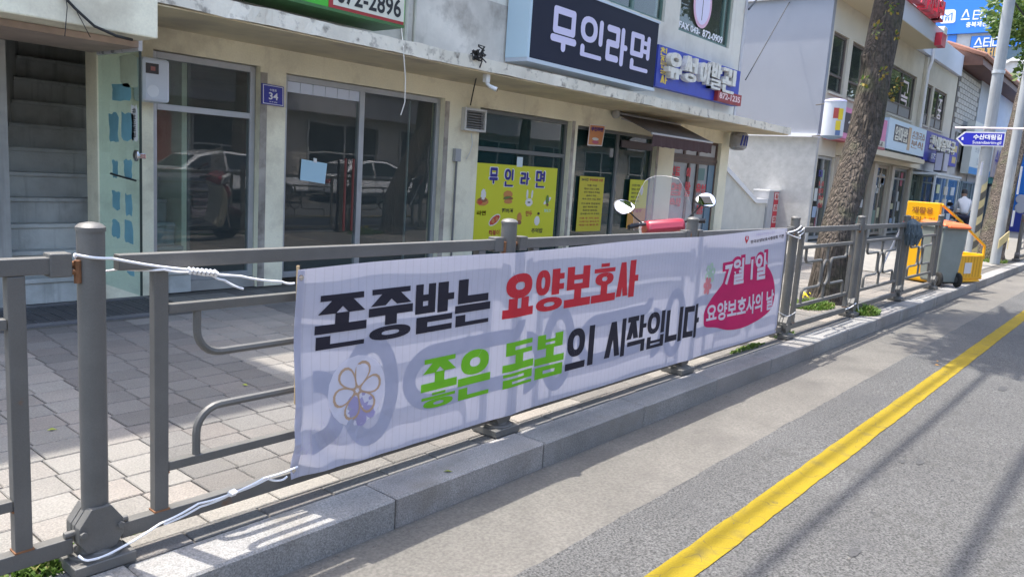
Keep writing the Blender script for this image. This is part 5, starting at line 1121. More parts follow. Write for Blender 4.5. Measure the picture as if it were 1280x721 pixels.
for k, ch in enumerate('스터디카페'):
    y0 = zp(1202+k*14.5, 18)[0]; y1 = zp(1213+k*14.5, 18)[0]; z1 = zp(1210+k*13, 12+.4*k)[1]; z0 = zp(1210+k*13, 25+.4*k)[1]
    letter('lettering', ch, [(X7-.4, y0, z1), (X7-.4, y1, z1), (X7-.4, y1, z0), (X7-.4, y0, z0)], wp, far, mode='heavy', th=.13, tv=.13, rise=.02)
y0, z1 = zp(1208, 28); y1, z0 = zp(1240, 33)
letter('lettering', '충북제천점', [(X7-.4, y0, z1), (X7-.4, y1, z1), (X7-.4, y1, z0), (X7-.4, y0, z0)], wp, far, rise=.02, off=.02)
letter('lettering', '1.0', [(X7-.4, y1-.3, z1), (X7-.4, y1-1.3, z1), (X7-.4, y1-1.3, z0), (X7-.4, y1-.3, z0)], wp, far, rise=.02, off=.02)
y0, z1 = zp(1213, 45); y1, z0 = zp(1300, 72)
MB().box(X7-.1, X7-.01, y1, y0, z0, z1).build('window_band', C('band_dark', (.05, .09, .13), .2), far)
y0, z1 = zp(1214, 45); y1, z0 = zp(1280, 57)
MB().box(X7-.16, X7-.11, y1, y0, z0, z1).build('window_graphic', C('study_blue', (.02, .17, .60), .4), far)
y0, z1 = zp(1184, 44); y1, z0 = zp(1193, 58); MB().box(X7-.1, X7-.01, y1, y0, z0, z1).build('window_band', C('study_blue', (.02, .17, .60), .4), far)
for s_, px, py, w, h, m in (('스터디', 1218, 47, 32, 11, wp), ('카페', 1221, 60, 22, 10, C('gold_print', (.6, .35, .1), .5))):
    y0, z1 = zp(px, py); y1, z0 = zp(px+w, py+h); letter('lettering', s_, [(X7-.2, y0, z1), (X7-.2, y1, z1), (X7-.2, y1, z0), (X7-.2, y0, z0)], m, far, mode='heavy', th=.15, tv=.15, rise=.02)
cy, cz = zp(1248, 97); hp2 = [(X7-.15, cy-2.0*u, cz+1.9*v) for u, v in hp]
mb = MB(); V1 = [(X7-.15, cy-2.2*u, cz+2.1*v) for u, v in hp]; V2_ = [(X7-.15, cy-1.8*u, cz+1.7*v) for u, v in hp]; n = len(hp); mb.add([Vector(p)-Vector((.12, 0, 0)) for p in V1+V2_]+V1+V2_, [(k, (k+1) % n, n+(k+1) % n, n+k) for k in range(n)]+[(k, (k+1) % n, 2*n+(k+1) % n, 2*n+k) for k in range(n)]+[(n+k, n+(k+1) % n, 3*n+(k+1) % n, 3*n+k) for k in range(n)]); mb.build('heart_frame', C('heart_white', (.68, .66, .62), .6), far)
y0, z1 = zp(1242, 92); y1, z0 = zp(1258, 103); letter('lettering', '바나', [(X7-.1, y0, z1), (X7-.1, y1, z1), (X7-.1, y1, z0), (X7-.1, y0, z0)], C('heart_white', (.68, .66, .62), .6), far, mode='heavy', th=.15, tv=.15, rise=.02)
bh = thing('blue_hoarding', 'tall bright blue metal panel hut behind the concrete pole at the kerb', 'hut', (45, 2.5, 0))
MB().box(43, 47, -.3, 3.35, 0, 3.9).build('wall', C('hut_blue', (.01, .17, .62), .4, var=.05), bh); MB().box(42.97, 42.99, -.3, 3.35, 0, 1.0).build('skirt', C('hut_navy', (.03, .05, .32), .4), bh)
p = at(1276, 249, 0, 42.9); MB().lathe((42.96, p.y, p.z), [(.22, 0), (.2, .02)], 16, (-1, 0, 0)).build('badge', C('badge_pale', (.5, .5, .55), .5), bh)
p = at(1276, 260, 0, 42.9); MB().lathe((42.96, p.y, p.z), [(.26, 0), (.22, .02)], 16, (-1, 0, 0)).build('badge', C('badge_pale', (.5, .5, .55), .5), bh)
fb = thing('distant_building', 'plain cream building closing the street behind the second tree', 'building', (60, -6, 0)); MB().box(80, 92, -30, 2, 0, 9).build('wall', frontm, fb)
for k in range(6): MB().box(79.9, 79.99, -28+5*k, -25+5*k, 4, 6).build('window', C('win_dark', (.06, .08, .09), .2), fb)
# ------------------------------------------------------------------ trees
bark_m = mat('bark', (.095, .076, .062), .95, var=.3, vscale=6, bump=.5, bscale=60, dirt=(.045, .038, .03), dscale=22, dlo=.45, dhi=.6)
nb = bark_m.node_tree.nodes; Lb = bark_m.node_tree.links
mp_ = nb.new('ShaderNodeMapping'); mp_.inputs['Scale'].default_value = (16, 16, 1.3); gg = nb.new('ShaderNodeNewGeometry'); Lb.new(gg.outputs['Position'], mp_.inputs[0])
vv = nb.new('ShaderNodeTexVoronoi'); vv.feature = 'DISTANCE_TO_EDGE'; vv.inputs['Scale'].default_value = 1.6; Lb.new(mp_.outputs[0], vv.inputs['Vector'])
bpn = [x for x in nb if x.type == 'BUMP'][0]; bp2 = nb.new('ShaderNodeBump'); bp2.inputs['Strength'].default_value = 1; bp2.inputs['Distance'].default_value = .06; Lb.new(vv.outputs[0], bp2.inputs['Height']); Lb.new(bpn.outputs[0], bp2.inputs['Normal']); Lb.new(bp2.outputs[0], nb['Principled BSDF'].inputs['Normal'])
moss = nb.new('ShaderNodeMix'); moss.data_type = 'RGBA'; sx = nb['Principled BSDF'].inputs['Base Color'].links[0].from_socket
mr = nb.new('ShaderNodeMapRange'); mn = nb.new('ShaderNodeTexNoise'); mn.inputs['Scale'].default_value = 2.5; Lb.new(gg.outputs['Position'], mn.inputs['Vector']); Lb.new(mn.outputs[0], mr.inputs[0]); mr.inputs[1].default_value = .5; mr.inputs[2].default_value = .7; mr.inputs[4].default_value = .55
Lb.new(mr.outputs[0], moss.inputs[0]); Lb.new(sx, moss.inputs[6]); moss.inputs[7].default_value = (.09, .10, .05, 1); Lb.new(moss.outputs[2], nb['Principled BSDF'].inputs['Base Color'])
leaf_ms = [mat('leaf_%d' % i, c, .55, trans=.35) for i, c in enumerate(((.05, .10, .02), (.08, .14, .025), (.13, .18, .03)))]
def trunk(t, pts, rads, seed, n=36, per=14, amp=.09, knots=()):
    P_ = []; Rr = []
    for i in range(len(pts)-1):
        for k in range(per): f = k/per; P_.append(Vector(pts[i]).lerp(Vector(pts[i+1]), f)); Rr.append(rads[i]*(1-f)+rads[i+1]*f)
    P_.append(Vector(pts[-1])); Rr.append(rads[-1]); mb = MB()
    for i, (c, r_) in enumerate(zip(P_, Rr)):
        for k in range(n):
            a = 2*math.pi*k/n; d = Vector((math.cos(a), math.sin(a), 0)); w = noise.noise((d.x*4.5+seed, d.y*4.5, c.z*.9))*amp+noise.noise((d.x*11+seed, d.y*11, c.z*1.0))*amp*.8+.10*noise.noise((d.x*1.2, d.y*1.2+seed, c.z*.9))
            rr = r_*(1+w)
            for kz, ka, kr in knots: rr += kr*math.exp(-((c.z-kz)/.13)**2-((math.atan2(math.sin(a-ka), math.cos(a-ka)))/.5)**2)
            mb.v.append(tuple(c+d*rr))
    m_ = len(P_)
    for i in range(m_-1):
        for k in range(n): mb.f.append([i*n+k, i*n+(k+1) % n, (i+1)*n+(k+1) % n, (i+1)*n+k]); mb.m.append(0)
    return mb.build('trunk', bark_m, t, 'all')
def crown(t, clumps, nper, size, seed):
    random.seed(seed); mb = MB()
    for (c, r_) in clumps:
        c = Vector(c); cnt = int(nper*(r_/1.0)**2)
        for k in range(cnt):
            d = Vector((random.gauss(0, 1), random.gauss(0, 1), random.gauss(0, 1))).normalized(); rr = r_*(random.random()**.45)*(1+.28*noise.noise(d*2.1+c)); p = c+Vector((d.x*rr, d.y*rr, d.z*rr*.8))
            u = Vector((random.uniform(-1, 1), random.uniform(-1, 1), random.uniform(-.6, .3))).normalized(); v = u.cross(Vector((random.uniform(-1, 1), random.uniform(-1, 1), random.uniform(-1, 1)))).normalized(); s_ = size*random.uniform(.6, 1.25)
            mb.mi = random.choice((0, 0, 1, 1, 2)); b_ = len(mb.v); mb.v += [tuple(p), tuple(p+u*s_*.5+v*s_*.3), tuple(p+u*s_), tuple(p+u*s_*.5-v*s_*.3)]; mb.f.append([b_, b_+1, b_+2, b_+3]); mb.m.append(mb.mi)
    o = mb.build('crown', leaf_ms, t, fix=False); return o
def limb(t, pts, r0_, r1_):
    n = len(pts); MB().tube(pts, [r0_+(r1_-r0_)*i/(n-1) for i in range(n)], 8).build('limb', bark_m, t, True)
tb = Vector((*FZ(1030, 377), 0)); T1 = thing('street_tree', 'thick dark ridged tree trunk leaning slightly right behind the fence', 'tree', tuple(tb))
top = at(1112, 0, 1, tb.y+.05); mid = at(1080, 170, 1, tb.y+.02)
trunk(T1, [tb+Vector((0, 0, -.05)), tb+Vector((.0, 0, .12)), tb+Vector((.03, 0, .7)), mid, top, top+Vector((.28, .1, 1.2)), top+Vector((.5, .1, 2.2))], [.26, .215, .185, .190, .178, .15, .10], 3, knots=((at(1075, 55, 1, tb.y).z, 2.6, .09),))
for d in ((1.2, .8, 1.6), (-1.4, -.3, 1.5), (.4, -1.3, 1.8), (1.6, -.6, 1.2)):
    s_ = top+Vector((.3, .1, 1.3)); limb(T1, [s_, s_+Vector(d)*.5, s_+Vector(d)], .10, .03)
tc_ = Vector((8.5, .35, 6.6))
crown(T1, [(tc_+Vector(d), r_) for d, r_ in (((0, 0, .4), 1.3), ((-1.3, .4, .1), 1.0), ((1.2, .5, .0), 1.1), ((.2, -1.2, .2), 1.1), ((-1.0, -1.2, .5), .9), ((1.5, -1.0, .4), 1.0), ((.3, .9, .9), 1.1), ((2.2, .2, .5), .9), ((.9, -2.1, .4), .8), ((2.6, -1.0, .6), .9), ((-.4, -.6, .2), 1.2))], 2400, .16, 4)
sprm = [leaf_ms[2], mat('dry_leaf', (.30, .22, .04), .7), leaf_ms[1]]; random.seed(8)
for cx, cy, ss in ((1092, 38, 1), (1110, 5, 1.3), (1100, 92, .8), (1113, 120, .7), (1117, 105, 1), (1078, 102, .6), (1118, 45, .5)):     # epicormic sprigs
    p = at(cx, cy, 1, tb.y-.27); mb = MB()
    for k in range(int(22*ss)):
        d = Vector((random.uniform(-1, 1), random.uniform(-1, .1), random.uniform(-1, 1))); q = p+d*.065*ss; u = d.normalized()*.05; v = u.cross(Vector((.3, .5, 1))).normalized()*.016; mb.mi = random.choice((0, 1, 1, 2)); mb.quad(q, q+u*.5+v, q+u, q+u*.5-v)
    o = mb.build('sprig', sprm, T1, fix=False); o['kind'] = 'stuff'
t2 = Vector((*FZ(1236, 326), 0)); T2 = thing('street_tree', 'mossy slanting tree trunk between the two concrete poles further up the street', 'tree', tuple(t2))
m2 = at(1262, 205, 1, t2.y+.1); e2_ = at(1292, 85, 1, t2.y+.2); trunk(T2, [t2+Vector((0, 0, -.05)), t2+Vector((.02, 0, .2)), m2, e2_, e2_+Vector((1.0, .1, 1.5))], [.34, .27, .24, .21, .16], 9)
c2_ = e2_+Vector((1.5, -.6, 2.5))
crown(T2, [(c2_+Vector(d), r_) for d, r_ in (((0, 0, .6), 1.7), ((1.8, -.8, .4), 1.6), ((-.3, -1.3, .3), 1.3), ((1.0, -1.0, -1.6), 1.2), ((2.0, 1.0, -.3), 1.4), ((.1, -.9, -1.7), .85), ((-.5, -.9, -.6), .8), ((-2.2, .5, 1.9), .6))], 1300, .17, 5)
limb(T2, [e2_, e2_+Vector((.3, -.5, 1.2)), c2_+Vector((.1, -.9, -1.0))], .12, .03); limb(T2, [e2_+Vector((.6, .1, 1)), c2_+Vector((-1.1, .4, 1.0))], .10, .03)
def far_tree(x, y, h, r_, seed, lab, gp=None):
    t = thing('street_tree', lab, 'tree', (x, y, 0), gp); trunk(t, [(x, y, -.05), (x+.1, y, h*.3), (x+.2, y, h*.6)], [.3, .24, .18], seed, 16, 5)
    random.seed(seed); crown(t, [((x+random.uniform(-r_, r_)*.6, y+random.uniform(-r_, r_)*.6, h*.62+random.uniform(0, h*.35)), r_*.55) for k in range(7)], 700, .26, seed)
for i, (x, y, h) in enumerate(((31, .6, 8), (42, .6, 9))): far_tree(x, y, h, 2.4, 30+i, ('leafy street tree beyond the slanting trunk', 'most distant leafy street tree by the blue hut')[i])
for i, (x, y, h) in enumerate(((12.5, -11.0, 8.5), (20.5, -11.3, 9.5), (27, -11.3, 9), (-3, -11.1, 8))): far_tree(x, y, h, 2.6, 50+i, ('tree across the road behind the nearest white sedan', 'tree across the road behind the third white sedan', 'farthest tree across the road from the shops', 'tree across the road left of all the white sedans')[i], 'trees across the road')
# weeds
weed_ms = [mat('weed_%d' % i, c, .7, trans=.3) for i, c in enumerate(((.06, .13, .02), (.11, .19, .03), (.20, .20, .06)))]
def weeds(px, py, rx, ry, n, h, seed, label, yel=False, Z=0):
    random.seed(seed); x0, y0 = FZ(px, py, Z); mb = MB()
    for k in range(n):
        a = random.uniform(0, 6.28); q = random.random()**.6; p = Vector((x0+rx*q*math.cos(a), y0+ry*q*math.sin(a), -.008)); hh = h*random.uniform(.35, 1)*(1.1-q*.6)
        d = Vector((random.uniform(-1, 1), random.uniform(-1, 1), 0)).normalized()*random.uniform(.2, .9)*hh; w = Vector((-d.y, d.x, 0)).normalized()*random.uniform(.004, .011); mb.mi = random.choice((0, 1, 1, 2 if random.random() < .4 else 1)); m_ = p+d*.5+Vector((0, 0, hh*.7)); e = p+d+Vector((0, 0, hh))
        mb.quad(p-w*.5, p+w*.5, m_+w, m_-w); mb.quad(m_-w, m_+w, e)
    o = mb.build('weeds', weed_ms, None, fix=False); tag(o, label, 'weeds', None, 'stuff')
weeds(60, 705, .20, .09, 900, .05, 1, 'low bright green weeds at the near post foot')
weeds(172, 662, .05, .02, 60, .03, 2, 'tiny green sprig in the paving joint beside the near post')
weeds(1015, 383, .38, .22, 1400, .12, 3, 'grass tuft around the base of the near tree')
weeds(1083, 392, .26, .13, 900, .13, 4, 'dense green weeds at the post beside the tree')
weeds(977, 420, .16, .10, 320, .11, 5, 'pale dry weeds at the post by the banner end'); weeds(935, 435, .35, .04, 260, .05, 6, 'flat straggling weeds under the banner end')
weeds(1243, 327, .55, .25, 900, .16, 7, 'grass around the second tree base'); weeds(608, 530, .04, .03, 70, .04, 9, 'small weed behind the second post foot')

fl = MB(); random.seed(2)
for k in range(14): 
    p = at(1006, 370, 1, .55)+Vector((random.uniform(-.06, .06), random.uniform(-.05, .05), random.uniform(-.03, .05))); fl.lathe(p, [(.002, 0), (.018, .006), (.004, .012)], 6, (random.uniform(-.3, .3), -.7, .8))
tag(fl.build('dandelion', C('dandelion_yellow', (.75, .6, .02), .6)), 'small cluster of yellow dandelion flowers beside the near tree', 'flowers', None, 'stuff')
# litter leaves
lf = C('fallen_leaf', (.25, .28, .03), .7); 
for px, py in ((65, 538), (306, 482), (1172, 452), (1171, 457), (560, 590)):
    x, y = FZ(px, py, 0 if px < 1000 else RZ); z = .004 if px < 1000 else RZ+.006; mb = MB(); a = px*1.3
    c, s_ = math.cos(a)*.022, math.sin(a)*.022; mb.add([(x-c, y-s_, z), (x+s_*.5, y-c*.5, z+.008), (x+c, y+s_, z), (x-s_*.5, y+c*.5, z+.004)], [(0, 1, 2, 3)]); tag(mb.build('fallen_leaf', lf if px < 1000 else C('leaf_orange', (.4, .2, .04), .7), None, fix=False), {65: 'small yellow green leaf on the sunlit paving left of the round post', 306: 'curled leaf lying on grey paving beside the lower curved bar', 1172: 'small orange leaf by the yellow line', 1171: 'second orange scrap beside the yellow line', 560: 'little leaf on kerb stone below the banner'}[px], 'leaf')
# ------------------------------------------------------------------ scooter builder (local, faces +x)
def scooter(name, label, body, accent, shield=False, group=None, box=None, steer=0, legm=None):
    t = thing(name, label, 'scooter', (0, 0, 0), group)
    for x in (-.62, .62):
        w = MB().lathe((x, -.05, .24), [(.15, 0), (.215, .005), (.24, .03), (.24, .07), (.215, .095), (.15, .1)], 24, (0, 1, 0)).build('wheel', rubber_m, t, True)
        MB().lathe((x, -.04, .24), [(.03, -.01), (.15, .0), (.15, .08), (.03, .09)], 20, (0, 1, 0)).build('rim', chrome_m, w, True)
    cs_, sn_ = math.cos(steer), math.sin(steer)
    def SR(o):
        if steer:
            for v in o.data.vertices: x, y = v.co.x-.36, v.co.y; v.co.x = .36+x*cs_-y*sn_; v.co.y = x*sn_+y*cs_
        return o
    def side(pts, w, nm, m, bev=.02): return MB().prism([(x, -w/2, z) for x, z in pts], (0, w, 0)).build(nm, m, t, True, bev)
    def side_old(pts, w, nm, m, bev=.02): MB().prism([(x, -w/2, z) for x, z in pts], (0, w, 0)).build(nm, m, t, True, bev)
    side([(-.95, .52), (-.85, .68), (-.45, .72), (-.12, .66), (-.05, .40), (-.15, .28), (-.45, .30), (-.75, .42)], .26, 'body', body, .05)
    side([(-.2, .22), (.34, .22), (.38, .30), (-.15, .30)], .30, 'floorboard', C('scooter_dark', (.04, .04, .045), .5), .02)
    side([(.30, .26), (.44, .26), (.50, .50), (.42, .80), (.33, .92), (.25, .90), (.32, .75), (.34, .45)], .34, 'leg_shield', legm or body, .04)
    side([(.37, .60), (.56, .74), (.50, .86), (.36, .95)], .20, 'headlight_cowl', accent, .03)
    side([(.40, .42), (.85, .40), (.80, .50), (.62, .56), (.45, .52)], .13, 'fender', body, .02)
    side([(-.82, .70), (-.78, .78), (-.3, .80), (-.08, .74), (-.10, .68)], .25, 'seat', black_m, .04)
    MB().tube([(.62, -.07, .24), (.50, -.07, .52), (.36, -.05, .85)], .022, 8).tube([(.62, .07, .24), (.50, .07, .52), (.36, .05, .85)], .022, 8).build('fork', chrome_m, t, True)
    SR(side([(.20, .94), (.42, .90), (.46, 1.0), (.36, 1.06), (.22, 1.04)], .34, 'handlebar_cover', accent, .03))
    SR(side([(.435, .93), (.47, .93), (.48, 1.03), (.44, 1.06)], .36, 'cowl_trim', C('scooter_white', (.65, .65, .65), .3, coat=.4), .01))
    SR(MB().tube([(.20, -.34, 1.0), (.27, -.22, 1.02), (.30, 0, 1.02), (.27, .22, 1.02), (.20, .34, 1.0)], .015, 8).build('handlebar', C('scooter_dark', (.04, .04, .045), .5), t, True))
    for s_ in (-1, 1):
        SR(MB().tube([(.20, s_*.34, 1.0), (.245, s_*.25, 1.015)], .021, 8).build('grip', black_m, t, True))
        mr_ = MB().tube([(.27, s_*.2, 1.03), (.25, s_*.27, 1.09), (.22, s_*.33, 1.15)], .007, 6).build('mirror_arm', black_m, t, True); SR(mr_)
        c = Vector((.20, s_*.36, 1.18)); mb = MB(); pts = [c+Vector((.055*math.sin(a)*.95, .094*math.cos(a), .070*math.sin(a)*(1+.25*s_*math.cos(a)))) for a in [2*math.pi*k/18 for k in range(18)]]
        mb.prism(pts, (.03, 0, 0)); SR(mb.build('mirror_shell', black_m, mr_, True, .006))
        mb = MB(); mb.quad(*[c+(p-c)*.9+Vector((-.003, 0, 0)) for p in pts]); SR(mb.build('mirror_face', mirror_m, mr_, fix=False))
    MB().lathe((.53, 0, .78), [(.07, 0), (.065, .03), (.02, .045)], 16, (1, 0, .2)).build('headlight', C('lamp_glass', (.7, .7, .72), .1), t, True)
    MB().box(-.97, -.92, -.09, .09, .55, .63).build('tail_light', C('tail_red', (.4, .01, .01), .2), t, False, .01)
    MB().tube([(-.2, .14, .2), (-.5, .16, .22), (-.9, .16, .3)], [.02, .04, .05], 10).build('exhaust', chrome_m, t, True)
    MB().tube([(-.1, 0, .25), (-.12, -.2, .03)], .012, 6).build('side_stand', black_m, t, True)
    if shield:
        mb = MB(); nu, nv = 10, 8
        for i in range(nu+1):
            for j in range(nv+1):
                u = -1+2*i/nu; v = j/nv; w = .26*(1-.55*max(0, v-.35)**1.6*1.5); mb.v.append((.44-.10*v-.10*u*u, u*w, .98+.46*v*(1-.12*u*u)))
        for i in range(nu):
            for j in range(nv): a = i*(nv+1)+j; mb.f.append([a, a+nv+1, a+nv+2, a+1]); mb.m.append(0)
        sh_ = SR(mb.build('windshield', shield_m, t, 'all', fix=False))
        edge = [mb.v[j] for j in range(nv+1)]+[mb.v[i*(nv+1)+nv] for i in range(1, nu)]+[mb.v[nu*(nv+1)+j] for j in range(nv, -1, -1)]
        SR(MB().tube(edge, .0014, 5).build('shield_rim', C('clear_rim', (.6, .6, .6), .3), sh_, True))
    if box: MB().box(-1.0, -.6, -.22, .22, .80, 1.2).build('delivery_box', box, t, False, .03)
    return t
red_m = C('scooter_red', (.35, .03, .05), .3, coat=.5); scw = C('scooter_white', (.65, .65, .65), .3, coat=.4)
s_ = scooter('scooter', 'red and dark scooter with clear windshield and two round mirrors parked behind the fence', C('scooter_dark_red', (.07, .02, .025), .3, coat=.5), red_m, True, steer=math.radians(52), legm=C('scooter_cream', (.55, .52, .42), .3))
s_.location = (4.72, .66, -.02); s_.rotation_euler = (math.radians(-13), 0, math.radians(-6)); s_.scale = (1, 1, 1)
s3_ = scooter('scooter', 'white and black scooter parked beyond the striped grey pole', scw, C('scooter_black', (.05, .05, .055), .3)); s3_.location = (28.2, 2.6, 0); s3_.rotation_euler = (0, 0, math.radians(200))
# ------------------------------------------------------------------ poles
conc_m = C('pole_concrete', (.30, .32, .33), .8, var=.1, vscale=3, streak=(.2, .21, .22), stscale=12)
def upole(px, py, tx, ty, label, r0_, r1_, hz):
    x, y = FZ(px, py); tp = at(tx, ty, 1, y); d = (tp-Vector((x, y, 0)))/tp.z; t = thing('utility_pole', label, 'pole', (x, y, 0)); P_ = [Vector((x, y, 0))+d*z for z in (0, hz)]
    MB().tube(P_, [r0_, r1_], 20).build('shaft', conc_m, t, True); return t, x, y, d
pA, xA, yA, dA = upole(1211, 330, 1262, 0, 'tall grey utility pole with yellow and black striped sleeve behind the yellow cart', .115, .10, 9)
for k in range(9):      # tiger stripe sleeve
    mb = MB(); m_ = C('sleeve_yellow', (.55, .45, .22), .7, var=.2) if k % 2 == 0 else C('sleeve_black', (.10, .09, .07), .7)
    n = 12; z0 = .15+k*.17
    for i in range(n+1):
        a = math.pi*(1.0+i/n)+.3; zz = z0+.30*i/n
        for q in (0, .17): c = Vector((xA, yA, 0))+dA*(zz+q); rr = .1185-.0028*(zz+q)+.002; mb.v.append((c.x+rr*math.cos(a), c.y+rr*math.sin(a), c.z))
    for i in range(n): mb.f.append([2*i, 2*i+2, 2*i+3, 2*i+1]); mb.m.append(0)
    mb.build('stripe', m_, pA, 'all', fix=False)
for z in (4.0, 2.55): c = Vector((xA, yA, 0))+dA*z; MB().lathe(c, [(.122, -.03), (.122, .03)], 20).build('clamp_band', C('band_steel', (.5, .52, .54), .4, metal=.5), pA, True)
tag_ = at(1226, 211, 1, yA-.2); MB().box(tag_.x-.09, tag_.x+.09, yA-.215, yA-.205, tag_.z-.13, tag_.z+.13).build('tag', C('tag_pale', (.55, .55, .6), .5), pA)
pB, xB, yB, dB = upole(1243, 330, 1290, 60, 'second concrete utility pole with taped notices beside the blue hut', .10, .085, 8)
for z0, z1, w in ((1.55, 2.15, .14), (.85, 1.2, .16)): c = Vector((xB, yB, 0))+dB*((z0+z1)/2); MB().box(c.x-w, c.x+w, c.y-.20, c.y-.195, z0, z1).build('notice', wht, pB)
for k, (a0, a1) in enumerate(((3.3, 4.2), (4.4, 5.4))): 
    c = Vector((xB, yB, 0))+dB*.5; MB().prism([(c.x+.2*math.cos(a0), c.y+.2*math.sin(a0), .35), (c.x+.2*math.cos(a1), c.y+.2*math.sin(a1), .55), (c.x+.2*math.cos(a1), c.y+.2*math.sin(a1), .75), (c.x+.2*math.cos(a0), c.y+.2*math.sin(a0), .55)], (-.005, -.012, 0)).build('stripe', C('sleeve_yellow', (.55, .45, .22), .7), pB)
# street name sign (faces down the street, towards -x)
XS = xA-.18
def sxp(px, py): p = at(px, py, 0, XS); return p.y, p.z
(ya, _), (yb, _) = sxp(1195, 173), sxp(1256, 174); zt = sxp(1225, 165)[1]; zb = sxp(1225, 183)[1]; zm = (zt+zb)/2
ss = thing('street_name_sign', 'blue arrow shaped street name sign on a white bar clamped to the grey pole', 'sign', (XS, ya, zb))
ar = [(XS, ya, zm), (XS, ya-.14, zt), (XS, yb, zt), (XS, yb, zb), (XS, ya-.14, zb)]
MB().prism(ar, (.03, 0, 0)).build('border', wht, ss); MB().prism([(XS-.004, (p[1]-(ya+yb)/2)*.94+(ya+yb)/2-.01, (p[2]-zm)*.84+zm) for p in ar], (.003, 0, 0)).build('face', C('road_blue', (.015, .02, .42), .4), ss)
MB().tube([(XS+.02, ya+.05, zt+.08), (XS+.02, yb-.5, zt+.08)], .02, 8).build('bar', C('bar_pinkwhite', (.7, .62, .68), .4), ss, True)
w_ = ya-yb
def SQ(u0, u1, z0, z1): return [(XS-.004, ya-u0*w_, z1), (XS-.004, ya-u1*w_, z1), (XS-.004, ya-u1*w_, z0), (XS-.004, ya-u0*w_, z0)]
letter('lettering', '수산대림길', SQ(.36, .94, zm-.01, zt-.05), wp, ss, off=.04, rise=.006); letter('lettering', 'Susandaerim-gil', SQ(.36, .94, zb+.03, zm-.035), wp, ss, off=.01, rise=.006); letter('lettering', '1', SQ(.12, .16, zm-.03, zm+.03), wp, ss, off=.02, rise=.006)
# ------------------------------------------------------------------ bin
bn = thing('wheelie_bin', 'grey wheeled waste bin with orange lid standing behind the fence end', 'bin', (0, 0, 0)); bgm = C('bin_grey', (.20, .23, .22), .55, var=.1, vscale=4)
mb = MB(); z0, z1 = .06, .92
lo = [(-.22, -.24), (.22, -.24), (.22, .24), (-.22, .24)]; hi = [(-.28, -.30), (.28, -.30), (.28, .32), (-.28, .32)]
mb.add([(x, y, z0) for x, y in lo]+[(x, y, z1) for x, y in hi], [(0, 1, 2, 3), (4, 7, 6, 5), (0, 4, 5, 1), (1, 5, 6, 2), (2, 6, 7, 3), (3, 7, 4, 0)]); mb.build('body', bgm, bn, True, .03)
MB().box(-.30, .30, -.33, .34, .90, .935).build('rim', bgm, bn, False, .01)
mb = MB(); mb.add([(-.31, -.34, .94), (.31, -.34, .94), (.31, .36, .97), (-.31, .36, .97), (-.26, -.28, .985), (.26, -.28, .985), (.26, .3, 1.02), (-.26, .3, 1.02)], [(0, 3, 2, 1), (4, 5, 6, 7), (0, 1, 5, 4), (1, 2, 6, 5), (2, 3, 7, 6), (3, 0, 4, 7)]); mb.build('lid', C('bin_orange', (.62, .13, .035), .5), bn, True, .015)
MB().tube([(-.22, -.40, .93), (.22, -.40, .93)], .017, 8).tube([(-.22, -.40, .93), (-.22, -.3, .93)], .017, 8).tube([(.22, -.40, .93), (.22, -.3, .93)], .017, 8).build('handle', C('bin_orange', (.62, .13, .035), .5), bn, True)
for x in (-.24, .20):
    w = MB().lathe((x-.02, -.27, .115), [(.05, 0), (.10, .004), (.115, .02), (.115, .05), (.1, .065), (.05, .07)], 24, (1, 0, 0)).build('wheel', rubber_m, bn, True); MB().lathe((x-.03, -.27, .115), [(.045, 0), (.045, .09)], 14, (1, 0, 0)).build('hub', C('hub_grey', (.06, .06, .06), .5), w, True)
for k in range(4): MB().box(-.24, .24, -.27-.02*k*0, -.262, .25+.15*k, .262+.15*k).build('rib', bgm, bn) if False else None
x, y = FZ(1180, 358); bn.location = (12.72, .06, 0); bn.rotation_euler = (0, 0, math.radians(-38)); bn.scale = (.8, .8, 1.0)
# yellow cart
yc = thing('yellow_cart', 'bright yellow plastic cart with tall back board and sloping side rails beside the bin', 'cart', (0, 0, 0)); ym = C('cart_yellow', (.80, .42, .01), .45, var=.06, dirt=(.6, .16, .02), dscale=6, dlo=.62, dhi=.8)
W2, D2 = .26, .0
MB().box(-.9, -.84, -.28, .28, .04, 1.28).build('back_board', ym, yc, False, .012)
letter('lettering', '분리수거', [(-.905, .22, 1.05), (-.905, -.22, 1.05), (-.905, -.22, .93), (-.905, .22, .93)], C('cart_print', (.30, .12, .02), .6), yc, off=.03, rise=.003)
letter('lettering', '재활용', [(-.905, .18, 1.2), (-.905, -.18, 1.2), (-.905, -.18, 1.1), (-.905, .18, 1.1)], C('cart_print', (.30, .12, .02), .6), yc, off=.03, rise=.003)
for y in (-.28, .28):
    MB().tube([(-.86, y, 1.26), (-.30, y, 1.02), (.52, y, .62), (.52, y, .42)], .022, 6).build('side_rail', ym, yc)
    MB().box(-.30, .52, y-.012, y+.012, .08, .46).build('side_panel', ym, yc, False, .004)
    MB().tube([(-.28, y, .46), (-.28, y, 1.0)], .016, 6).build('strut', ym, yc)
mb = MB(); mb.box(.52, .56, -.29, .29, .06, .13); mb.box(.52, .56, -.29, .29, .40, .48); mb.build('front_frame', ym, yc, False, .004)
for k in range(9):
    for y in (-.292, .28): MB().box(-.28+.088*k, -.25+.088*k, y, y+.012, .10, .44).build('slat', C('cart_dark_slat', (.55, .26, .01), .5), yc)  # side slats in a darker yellow than the panels
for k in range(10): MB().box(.525, .55, -.275+.058*k, -.25+.058*k, .131, .399).build('slat', ym, yc)
MB().box(-.30, .52, -.27, .27, .05, .08).build('base', ym, yc); MB().box(.0, .2, -.297, -.293, .16, .34).build('label_sheet', C('cart_label', (.6, .6, .62), .5), yc)
MB().box(-.88, .5, -.30, .30, .02, .048).build('skid', ym, yc, False, .01)
